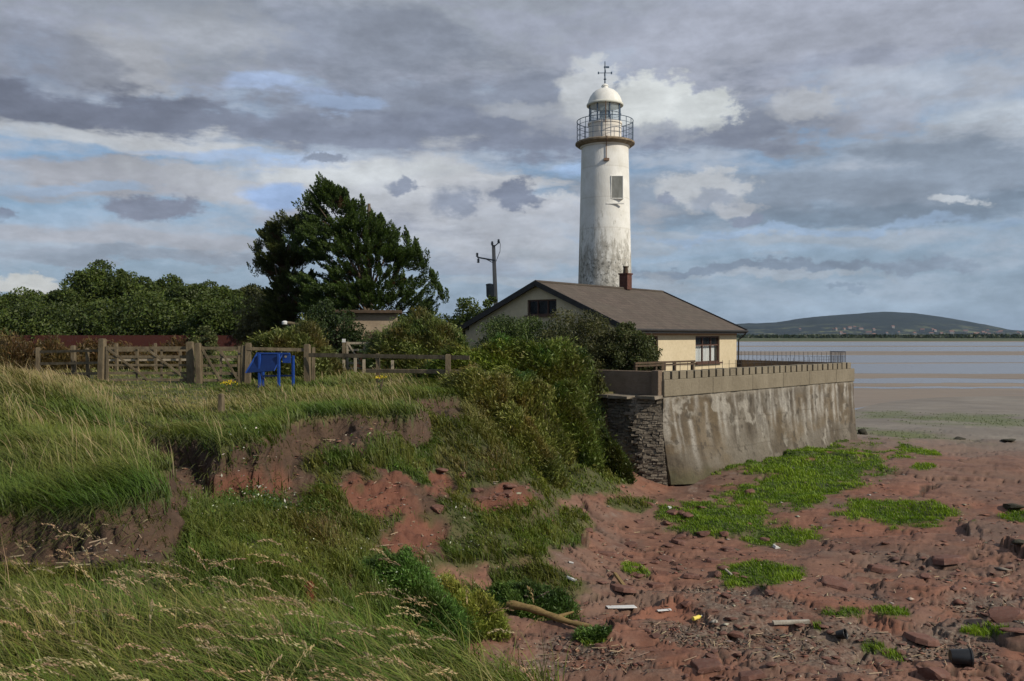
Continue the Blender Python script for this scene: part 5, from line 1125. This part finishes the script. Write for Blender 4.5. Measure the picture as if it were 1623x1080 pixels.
conifer('conifer_tree', 448, [(337, 448, 468), (348, 440, 480), (362, 416, 490), (380, 406, 498), (405, 401, 502), (430, 405, 504), (455, 408, 506), (490, 414, 508), (520, 424, 508)], 57,
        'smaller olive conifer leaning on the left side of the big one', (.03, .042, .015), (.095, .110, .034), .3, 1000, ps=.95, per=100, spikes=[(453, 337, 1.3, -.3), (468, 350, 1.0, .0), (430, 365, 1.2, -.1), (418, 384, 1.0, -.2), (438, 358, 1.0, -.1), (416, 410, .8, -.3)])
# extra spires on the big conifer come from its own profile; arching shrubs
def arching(name, cxp, top, wpx, d, label, c1, nst, group=None, depthr=.8, lean=-.15, wk=.0011, zg=None, dark=.5, up_=.5, lv=.5):
    X = (cxp-CX)/F*d; g0 = gz(X, d) if zg is None else zg; h = -(top-HZ)/F*d-g0; w = wpx/F*d/2; sd_ = abs(hash((cxp, top))) % 97
    e = empty(name, (X, d, g0), 0, label=label, cat='shrub', group=group)
    a_ = rng.uniform(0, 2*np.pi, nst); q = rng.uniform(0, 1, nst)**.5; ol = 1+.30*vn(np.cos(a_)*1.6+sd_, np.sin(a_)*1.6, s=9)+.12*vn(np.cos(a_)*5+sd_, np.sin(a_)*5, s=10)
    rx, ry = w*q*ol*np.cos(a_), w*depthr*q*ol*np.sin(a_); gzz = np.clip(ground_z(X+rx, d+ry)-g0, -1.8, 1.0)
    hum = 1+.30*vn(rx*1.1/w*2+sd_, ry*2/w, s=9)+.16*vn(rx*6/w+sd_, ry*6/w, s=11)
    top_ = gzz+np.clip(h-np.minimum(gzz, 0)*.5, .1, None)*hum*(1-q**2.2)**.7+.08
    z0 = gzz+np.clip(top_-gzz, 0, None)*rng.uniform(.0, .85, nst)**.8; Hh = np.clip((top_-z0)*rng.uniform(.7, 1.3, nst), .12, None); Hh = np.minimum(Hh, up_*rng.uniform(.5, 1.5, nst))
    P_ = np.stack([rx, ry, z0], -1); ln = np.stack([np.cos(a_)*q*.55+lean+rng.normal(0, .3, nst), np.sin(a_)*q*.55+rng.normal(0, .3, nst)], -1)
    tn = np.clip(.5+1.4*vn(rx*2.2/max(w, .5)+sd_, ry*2, z0*2.5, s=12), 0, 1)[:, None]; cb = np.tile(c1, (nst, 1))*(.65+.65*tn); cb[:, 0] *= 1+.5*(1-tn[:, 0])*vn(rx*1.5, z0*1.5, s=14)
    cb = cb*np.array([1.75, 1.55, 1.15]); L = [blades(P_, Hh, wk*d*rng.uniform(.5, 1.5, nst), ln, vary(cb*dark), vary(cb*1.15, .3), 3, .4)]
    m = int(nst*lv); k = rng.integers(0, nst, m); t = rng.uniform(.1, 1, m); Pp = P_[k]+np.stack([ln[k, 0]*Hh[k]*t**1.7, ln[k, 1]*Hh[k]*t**1.7, Hh[k]*(t-.35*t*t)], -1)+rng.normal(0, .02, (m, 3))
    # narrow leaves that point up and out along the shoot
    e1 = np.stack([ln[k, 0], ln[k, 1], np.full(m, .6)], -1)+rng.normal(0, .55, (m, 3)); e1 /= np.linalg.norm(e1, axis=1, keepdims=True); e2_ = np.cross(e1, rng.normal(size=(m, 3))); e2_ /= np.linalg.norm(e2_, axis=1, keepdims=True); s1 = .0024*d*rng.uniform(.6, 1.4, (m, 1))
    L.append(quads(Pp, np.stack([-e1*s1, e2_*s1*.28, e1*s1, -e2_*s1*.28], 1), vary(cb[k]*1.05, .3)))
    V, Fc, Cc = join(L); npmesh('foliage', V, Fc, M['grass'], Cc, e)
    st = MB()
    for i in range(9): aa = random.uniform(0, 6.28); st.tube([(random.uniform(-.1, .1), 0, -.2), (math.cos(aa)*w*.25, math.sin(aa)*w*.2, h*.35), (math.cos(aa)*w*.5, math.sin(aa)*w*.4, h*.6)], [.04, .025, .01], 5)
    st.build('stems', M['bark'], e); return e
arching('willow_shrub', 662, 502, 175, 38, 'rounded grey green willow shrub with drooping shoots', (.075, .10, .04), 26000, up_=.7, zg=-1.9, lv=.7)
arching('garden_shrub', 458, 512, 165, 34.5, 'loose grey green shrub behind the blue board', (.075, .095, .04), 20000, up_=.5, zg=-1.75)
arching('coastal_shrub', 735, 562, 150, 30.5, 'light green leafy shrub at the right end of the paddock fence', (.085, .115, .035), 16000, zg=-1.9)
bushy('house_bush', 828, 499, 165, 33.5, 'dense dark green bush below the gable window of the bungalow', 'shrub', (.022, .038, .013), (.085, .12, .03), None, .06, 420, 100, rel=.3, zg=-2.2)
bushy('house_bush', 925, 493, 165, 33, 'dark bush with brownish middle at the corner of the bungalow', 'shrub', (.03, .036, .015), (.10, .10, .034), None, .06, 420, 110, rel=.3, zg=-2.2)
bushy('house_bush', 1000, 514, 95, 32.4, 'feathery bush standing before the cream wall behind the garden wall', 'shrub', (.03, .04, .015), (.09, .105, .034), None, .06, 360, 75, rel=.28, zg=-2.2)
arching('bank_shrub', 795, 560, 180, 29.5, 'tall bright green shrub on the bank left of the bungalow bush', (.085, .12, .03), 30000, zg=-2.3, up_=1.0)
arching('bank_shrub', 860, 588, 160, 29.3, 'green willowherb thicket in the middle of the bank', (.07, .10, .03), 28000, zg=-2.9, up_=1.0)
arching('bank_shrub', 912, 604, 100, 30.0, 'shadowy green thicket against the garden wall', (.045, .07, .022), 20000, zg=-2.9, up_=.6)
arching('bank_shrub', 872, 655, 150, 27.6, 'mixed green thicket halfway down the bank above the dark hollow', (.055, .08, .022), 28000, zg=-3.9, up_=1.0)
arching('bank_shrub', 830, 628, 150, 26.3, 'pale green thicket low on the bank right of the grass tongue', (.09, .11, .038), 22000, zg=-3.3, up_=.9)
arching('bank_shrub', 775, 640, 130, 25.2, 'loose pale thicket just right of the grass tongue', (.10, .115, .045), 16000, zg=-2.9, up_=.8)
arching('bank_shrub', 835, 700, 130, 24.6, 'straggling low thicket at the bottom of the bank', (.085, .10, .035), 14000, zg=-3.9, up_=.7)
arching('bank_shrub', 975, 722, 64, 28.6, 'added dark shrub standing in for the shade of the hollow at the foot of the rubble wall', (.035, .055, .018), 9000, zg=-5.2, up_=.6, depthr=.6)  # dark foliage added in place of the hollow's shade
arching('bank_shrub', 935, 680, 70, 28.9, 'dark leafy thicket touching the ragged rubble wall', (.035, .058, .016), 9000, zg=-4.1, up_=.5)
arching('leafy_weed_clump', 660, 915, 190, 13.4, 'lush dark green weed clump at the foot of the slope', (.045, .095, .026), 22000, up_=.3, zg=-4.5, wk=.0010)
arching('leafy_weed_clump', 738, 945, 120, 13.9, 'yellow green flowering weed clump at the foot of the slope', (.12, .15, .035), 12000, up_=.25, zg=-4.85, wk=.0010)
arching('leafy_weed_clump', 840, 925, 120, 15.6, 'dark leafy weed clump above the driftwood log', (.045, .082, .024), 12000, up_=.25, zg=-4.9, wk=.0010)
arching('leafy_weed_clump', 938, 1016, 45, 14.0, 'little green weed tuft at the end of the driftwood log', (.045, .085, .025), 3000, up_=.14, wk=.0010)
for cxp, top, w_, d_, lb in ((15, 541, 150, 33, 'reddish brown tall weeds at the left edge before the red fence'), (85, 546, 110, 33.5, 'dark green weeds beside the left end of the field fence'), (205, 543, 120, 41, 'tall brown weed stalks in the field behind the left half of the field gate'), (275, 540, 90, 42, 'pale weed stalks in the field behind the right half of the field gate'), (140, 540, 90, 40, 'brownish weeds in the field behind the stout left gate post')):
    arching('field_weeds', cxp, top+6, w_, d_, lb, (.055, .045, .022), 3500, zg=-1.7, up_=.6, lv=.4, wk=.0008)
# yellow ragwort, dock
def ragwort(px_, py_, d, label, s=1):
    q = W(px_, py_, d); g0 = min(gz(q.x, q.y), q.z-.15); e = empty('ragwort_plant', (q.x, q.y, g0), 0, label=label, cat='flower'); n = 90; h = q.z-g0
    m = MB(); 
    for i in range(7): m.tube([(0, 0, -.1), (random.uniform(-.15, .15)*s, random.uniform(-.1, .1), h*random.uniform(.75, 1))], .008, 5)
    m.build('stems', M['bark'], e)
    Pp = np.stack([rng.normal(0, .13*s, n), rng.normal(0, .1*s, n), h+rng.normal(0, .035*s, n)], -1); V, Fc, Cc = quads(Pp, blob_cloud(n, .045*s), vary(np.tile((.62, .46, .02), (n, 1)))); npmesh('flower_heads', V, Fc, M['leaf'], Cc, e, kind='stuff')
    Pp = np.stack([rng.normal(0, .1*s, n), rng.normal(0, .1*s, n), h*rng.uniform(.1, .9, n)], -1); V, Fc, Cc = quads(Pp, blob_cloud(n, .06*s), vary(np.tile((.06, .10, .025), (n, 1)))); npmesh('leaves', V, Fc, M['leaf'], Cc, e)
ragwort(362, 606, 26, 'yellow flowering ragwort at the foot of the narrow gate', .9); ragwort(602, 598, 24, 'yellow ragwort in the grass below the paddock fence', .7)
ragwort(692, 684, 21.5, 'small yellow flower clump low on the eroded bank', .7); ragwort(664, 681, 21.3, 'paler small yellow flower clump left of its brighter neighbour', .5)
q = W(494, 945, 9.8); g0 = gz(q.x, q.y); e = empty('dock_plant', (q.x, q.y, g0), 0, label='rusty red dock stalk among the green weeds', cat='plant'); n = 500
m = MB().tube([(0, 0, -.05), (.0, 0, .2), (-.03, 0, .42)], .006, 5); m.build('stem', M['bark'], e); t = rng.uniform(0, 1, n); Pp = np.stack([rng.normal(0, .02, n)-.03*t, rng.normal(0, .02, n), .08+.36*t], -1); V, Fc, Cc = quads(Pp, blob_cloud(n, .022), vary(np.tile((.20, .07, .03), (n, 1)))); npmesh('seeds', V, Fc, M['leaf'], Cc, e, kind='stuff')
# white flowered weed drifts on the little red scar
L = []
for (a_, b_, d_, k_) in ((425, 770, 14.2, 420), (405, 745, 14.9, 160), (735, 870, 17, 120)):
    q = W(a_, b_, d_); n = k_; ox, oy = rng.normal(0, .32, n), rng.normal(0, .45, n); zz_ = ground_z(q.x+ox, q.y+oy)
    L.append(quads(np.stack([q.x+ox, q.y+oy, zz_+rng.uniform(.05, .24, n)], -1), blob_cloud(n, .035), vary(colmix((.05, .09, .03), (.6, .58, .5), (rng.uniform(0, 1, n) < .16)*1.0))))
V, Fc, Cc = join(L); npmesh('white_flowers', V, Fc, M['leaf'], Cc, label='small white flowers scattered over the bare earth scars', cat='flowers', kind='stuff')

# ------------------------------------------------------------------ rocks and jetsam
def rock_mesh(seed, flat=.55, name='rock', mt=None):
    import bmesh as bm_; b = bm_.new(); bm_.ops.create_icosphere(b, subdivisions=3, radius=1); v = np.array([q.co[:] for q in b.verts]); r = np.random.default_rng(seed)
    for _ in range(9):       # cleave with planes for flat broken faces
        nrm = r.normal(size=3); nrm /= np.linalg.norm(nrm); dd_ = v@nrm; c_ = r.uniform(.45, .8); v = v-np.clip(dd_-c_, 0, None)[:, None]*nrm
    v = v*(1+.10*fbm(v[:, 0]*2+seed, v[:, 1]*2, v[:, 2]*3, o=4, s=seed)[:, None]); v[:, 2] *= flat
    for q, c_ in zip(b.verts, v): q.co = c_
    me = bpy.data.meshes.new(name); b.to_mesh(me); b.free(); me.shade_smooth(); me.set_sharp_from_angle(angle=R(28)); me.materials.append(mt or M['rock']); return me
RM = [rock_mesh(i, [.5, .35, .6, .4, .7, .3][i]) for i in range(6)]
def put_rock(px_, py_, size, label, group=None, name='rock', mesh=None, rz=None, sc=(1, 1, 1), d=None):
    """find the depth where the ray through (px,py) meets the ground"""
    ds = np.linspace(8, 60, 2600) if d is None else np.array([d]); X = (px_-CX)/F*ds; zr_ = -(py_-HZ)/F*ds; g = ground_z(X, ds); i = np.argmax(g >= zr_) if d is None else 0
    dd_ = ds[i]; o = bpy.data.objects.new(name, mesh or random.choice(RM)); COL.objects.link(o); w = size/F*dd_/2; o.location = (X[i], dd_, g[i]+w*.12); o.scale = (w*sc[0], w*sc[1], w*sc[2]); o.rotation_euler = (random.uniform(-.2, .2), random.uniform(-.2, .2), random.uniform(0, 6.28) if rz is None else rz)
    return tag(o, label, 'rock', group)
put_rock(1592, 985, 75, 'broken angular red rock ledge at the right edge, biggest of the loose blocks', name='boulder', sc=(1, .6, .6), rz=.1, mesh=RM[4])
put_rock(1615, 1008, 60, 'long flat red slab leaning below the biggest loose block', name='boulder', sc=(1, .4, .35), rz=0, mesh=RM[3])
put_rock(1616, 862, 22, 'small near black rock at the right edge above the pale slabs', mesh=rock_mesh(31, .6, 'rock', M['dark_rock']))
put_rock(1606, 806, 44, 'low dark olive rock at the right edge of the shore', mesh=rock_mesh(32, .3, 'rock', M['dark_rock']))
put_rock(1476, 1072, 60, 'rounded brown boulder beside the black bucket', name='boulder', mesh=RM[2], sc=(1, .8, .8))
put_rock(1368, 688, 22, 'dark jagged rock at the far foot of the sea wall', mesh=rock_mesh(33, .7, 'rock', M['dark_rock']))
put_rock(1600, 700, 26, 'dark distant rock hump on the red shore to the right', mesh=rock_mesh(34, .25, 'rock', M['dark_rock']))
put_rock(1524, 697, 20, 'dark cracked distant rock near the mud', mesh=rock_mesh(35, .3, 'rock', M['dark_rock']))
put_rock(1403, 646, 12, 'tiny dark lump standing in the wet mud', mesh=rock_mesh(36, .8, 'rock', M['dark_rock'])); put_rock(1545, 651, 10, 'second tiny dark lump in the mud further right', mesh=rock_mesh(37, .6, 'rock', M['dark_rock']))
put_rock(790, 945, 30, 'reddish brown rock at the upper end of the driftwood log', mesh=RM[0]); put_rock(1190, 782, 22, 'red rock poking through the bright grass below the sea wall', mesh=RM[2])
put_rock(1215, 858, 20, 'rounded red rock at the edge of the lower grass cushion', mesh=RM[0])
put_rock(1165, 1010, 34, 'flat dark red rock in the shingle', mesh=RM[1])
cl_ = 'red sandstone stone in the jumble below the sea wall corner'; 
for i in range(46): put_rock(random.uniform(990, 1190), random.uniform(800, 925), random.uniform(10, 30), cl_, 'red stones jumbled below the sea wall corner', sc=(1, random.uniform(.6, 1), random.uniform(.6, 1.1)))
def slab_mesh(seed):
    q_ = np.random.default_rng(seed); n = 9; a_ = np.sort(q_.uniform(0, 2*np.pi, n)+0); a_ = np.linspace(0, 2*np.pi, n, endpoint=False)+q_.uniform(-.25, .25, n); rr = q_.uniform(.65, 1.1, n); vs = []; fs = []
    for z, k, j in ((-.35, 1.08, .02), (.02, 1.0, .04), (.14, .95, .03), (.19, .86, .02), (.20, .45, .02)):
        for i in range(n): vs.append((math.cos(a_[i])*rr[i]*(k+q_.uniform(-j, j)), math.sin(a_[i])*rr[i]*(k+q_.uniform(-j, j)), z+q_.uniform(-j, j)*.6+.05*math.cos(a_[i]+seed)))
    for l in range(4):
        for i in range(n): fs.append((l*n+i, l*n+(i+1) % n, (l+1)*n+(i+1) % n, (l+1)*n+i))
    fs.append(tuple(4*n+i for i in range(n))); me = bpy.data.meshes.new('rock'); me.from_pydata(vs, [], fs); me.materials.append(M['rock']); return me
SLM = [slab_mesh(60+i) for i in range(6)]
for i, (a_, b_, z_) in enumerate(((1010, 905, 70), (1060, 890, 62), (985, 935, 74), (1095, 915, 52), (1040, 930, 50), (960, 880, 60), (1130, 890, 44), (1000, 865, 50), (1075, 860, 46), (905, 955, 50), (1120, 1060, 90), (1400, 905, 80), (1500, 890, 100), (1330, 930, 90), (1460, 1020, 90), (1190, 1075, 80))):
    put_rock(a_, b_, z_*.62, 'broad flat red sandstone rock lying loose on the shore', 'broad flat sandstone rocks on the shore', name='flat_rock', mesh=SLM[i % 6], sc=(1, random.uniform(.55, .85), .55), rz=random.uniform(-.5, .4))
for i in range(60): put_rock(random.uniform(1040, 1330), random.uniform(940, 1078), random.uniform(8, 26), 'small red stone lying in the shingle', 'small red stones in the shingle', sc=(1, random.uniform(.5, 1), random.uniform(.5, .9)))
for i in range(30): put_rock(random.uniform(860, 1040), random.uniform(840, 1075), random.uniform(8, 22), 'small red stone near the driftwood log', 'small red stones near the driftwood', sc=(1, random.uniform(.5, 1), random.uniform(.5, .9)))
for i in range(40): put_rock(random.uniform(1330, 1620), random.uniform(860, 1078), random.uniform(8, 24), 'small stone on the right part of the red shore', 'small stones on the right part of the shore', sc=(1, random.uniform(.5, 1), random.uniform(.4, .8)))
for i in range(16): put_rock(random.uniform(690, 850), random.uniform(745, 810), random.uniform(14, 34), 'brown broken stone in the crumbling bank', 'broken stones in the crumbling bank', sc=(1, .8, .9))
for i in range(12): put_rock(random.uniform(395, 470), random.uniform(770, 850), random.uniform(8, 20), 'orange red stone in the small earth scar', 'orange stones in the small earth scar', sc=(1, .8, .9))
def on_ray(px_, py_):
    ds = np.linspace(8, 60, 2600); X = (px_-CX)/F*ds; zr_ = -(py_-HZ)/F*ds; g = ground_z(X, ds); i = np.argmax(g >= zr_); return Vector((X[i], ds[i], g[i]))
M['drift'] = simple('driftwood', (.20, .13, .05), (.30, .21, .09), 7, .85, .6, (.4, 4, 4)); M['grey_drift'] = simple('grey_driftwood', (.28, .25, .2), (.42, .38, .32), 6, .85, .5)
a_ = on_ray(805, 968); b_ = on_ray(938, 1004); e = empty('driftwood_log', a_, 0, label='long yellowish driftwood log lying on the red rock', cat='driftwood'); d_ = b_-a_; pts = []; 
m = MB(); m.tube([d_*t+Vector((0, 0, .10+.03*math.sin(t*6))) for t in np.linspace(0, 1, 14)], [.075-.035*t+.009*math.sin(t*23) for t in np.linspace(0, 1, 14)], 12); o = m.build('trunk', M['drift'], e, True)
MB().tube([d_*.62+Vector((0, 0, .12)), d_*.72+Vector((.12, .12, .2))], [.035, .015], 7).build('branch_stub', M['drift'], e)
def plank(px1, py1, px2, py2, w, h, name, label, mt, cat): 
    a_ = on_ray(px1, py1); b_ = on_ray(px2, py2); e = MB().bar((0, 0, h/2), b_-a_+Vector((0, 0, h/2)), w, h, jit=.012).build(name, mt, label=label, cat=cat, bevel=.006); e.location = a_+Vector((0, 0, .02)); return e
plank(1226, 993, 1284, 992, .07, .06, 'driftwood_plank', 'thin straight pale driftwood stick on the shingle', M['grey_drift'], 'driftwood')
plank(962, 966, 1008, 967, .13, .02, 'white_board', 'white plastic board lying flat on the rock near the log', M['white_plastic'], 'litter')
plank(1042, 972, 1064, 971, .07, .02, 'white_board', 'smaller pale scrap lying right of the white board', M['white_plastic'], 'litter')
plank(975, 915, 992, 938, .07, .05, 'driftwood_plank', 'short ochre driftwood piece propped between red stones', M['drift'], 'driftwood')
plank(1148, 905, 1160, 915, .06, .05, 'driftwood_plank', 'small brown driftwood scrap beside the grass cushion', M['grey_drift'], 'driftwood')
q = on_ray(927, 866); e = empty('rusty_stump', q, 0, label='pair of short rusty brown stakes standing on the rock', cat='stake')
for x, h in ((-.06, .28), (.07, .33), (0, .18)): MB().box((x, 0, h/2-.05), (.06, .07, h+.1), jit=.01, taper=.8).build('stake', M['rust'], e)
q = on_ray(1522, 1056); e = empty('bucket', q+Vector((0, 0, .10)), .4, label='black plastic bucket lying on its side by the brown boulder', cat='bucket')
m = MB().lathe([(0.001, 0), (.105, 0), (.11, .02), (.135, .27), (.148, .275), (.148, .3), (.132, .3), (.125, .27), (.10, .03), (.001, .03)], 28, cap=False); o = m.build('body', M['black'], e, True); o.rotation_euler = (R(90), 0, R(55)); o.location = (-.1, .08, .02)
o2 = MB().tube([(.147*math.cos(t), .05*math.sin(t)*0+.0, .28+.13*math.sin(t)) for t in np.linspace(0, math.pi, 14)], .004, 5).build('handle', M['iron'], e); o2.rotation_euler = (R(90), 0, R(55)); o2.location = (-.1, .08, .02)
q = on_ray(1328, 1017); e = MB().lathe([(.001, 0), (.07, 0), (.085, .14), (.095, .15), (.09, .155), (.075, .14), (.062, .02), (.001, .02)], 20, cap=False).build('flower_pot', M['black'], smooth=True, label='small dark pot tipped over in the shingle', cat='pot'); e.location = q+Vector((0, 0, .07)); e.rotation_euler = (R(70), .3, .8)
q = on_ray(1105, 984); e = empty('plastic_bottle', q+Vector((0, 0, .04)), .7, label='crumpled yellow plastic bottle among the stones', cat='bottle')
o = MB().lathe([(.001, -.11), (.035, -.108), (.038, -.06), (.03, -.03), (.037, 0), (.038, .06), (.018, .10), (.014, .12), (.001, .121)], 14, cap=False).build('body', M['yellow'], e, True); o.rotation_euler = (0, R(90), 0)
o = MB().lathe([(.017, .122), (.017, .145), (.001, .146)], 12).build('cap', M['white_plastic'], e, True); o.rotation_euler = (0, R(90), 0)
for px_, py_, s_ in ((1232, 870, .09), (906, 922, .10), (905, 895, .05), (1378, 786, .05), (1062, 806, .06), (232, 835, .025)):
    q = on_ray(px_, py_); me_ = RM[1].copy() if False else None; o = MB().box((0, 0, 0), (s_*2, s_*1.4, s_*.7), jit=s_*.28).build('white_scrap', M['white_plastic'], label={1232: 'white scrap by the lower grass cushion on the rock', 906: 'folded white scrap on the rock left of the stones', 905: 'tiny pale scrap above the weeds by the log', 1378: 'tiny white scrap on the red rock right of the bright grass', 1062: 'tiny white scrap on rock below the sea wall corner', 232: 'tiny white scrap stuck in the dark earth face'}[px_], cat='litter', bevel=s_*.15); o.location = q+Vector((0, 0, s_*.3)); o.rotation_euler = (.2, .3, px_)
# ------------------------------------------------------------------ haze
hz = MB().box((0, 0, 75), (14600, 14600, 167)).build('haze', bpy.data.materials.new('haze_air'), kind='stuff', label='thin pale air between the shore and the far hill', cat='haze')
hm_ = hz.data.materials[0]; hm_.use_nodes = True; nt = hm_.node_tree; nt.nodes.clear(); o_ = nt.nodes.new('ShaderNodeOutputMaterial'); v_ = nt.nodes.new('ShaderNodeVolumePrincipled'); v_.inputs['Density'].default_value = .00003; v_.inputs['Color'].default_value = (.5, .7, 1, 1); v_.inputs['Anisotropy'].default_value = .2; nt.links.new(v_.outputs[0], o_.inputs['Volume'])
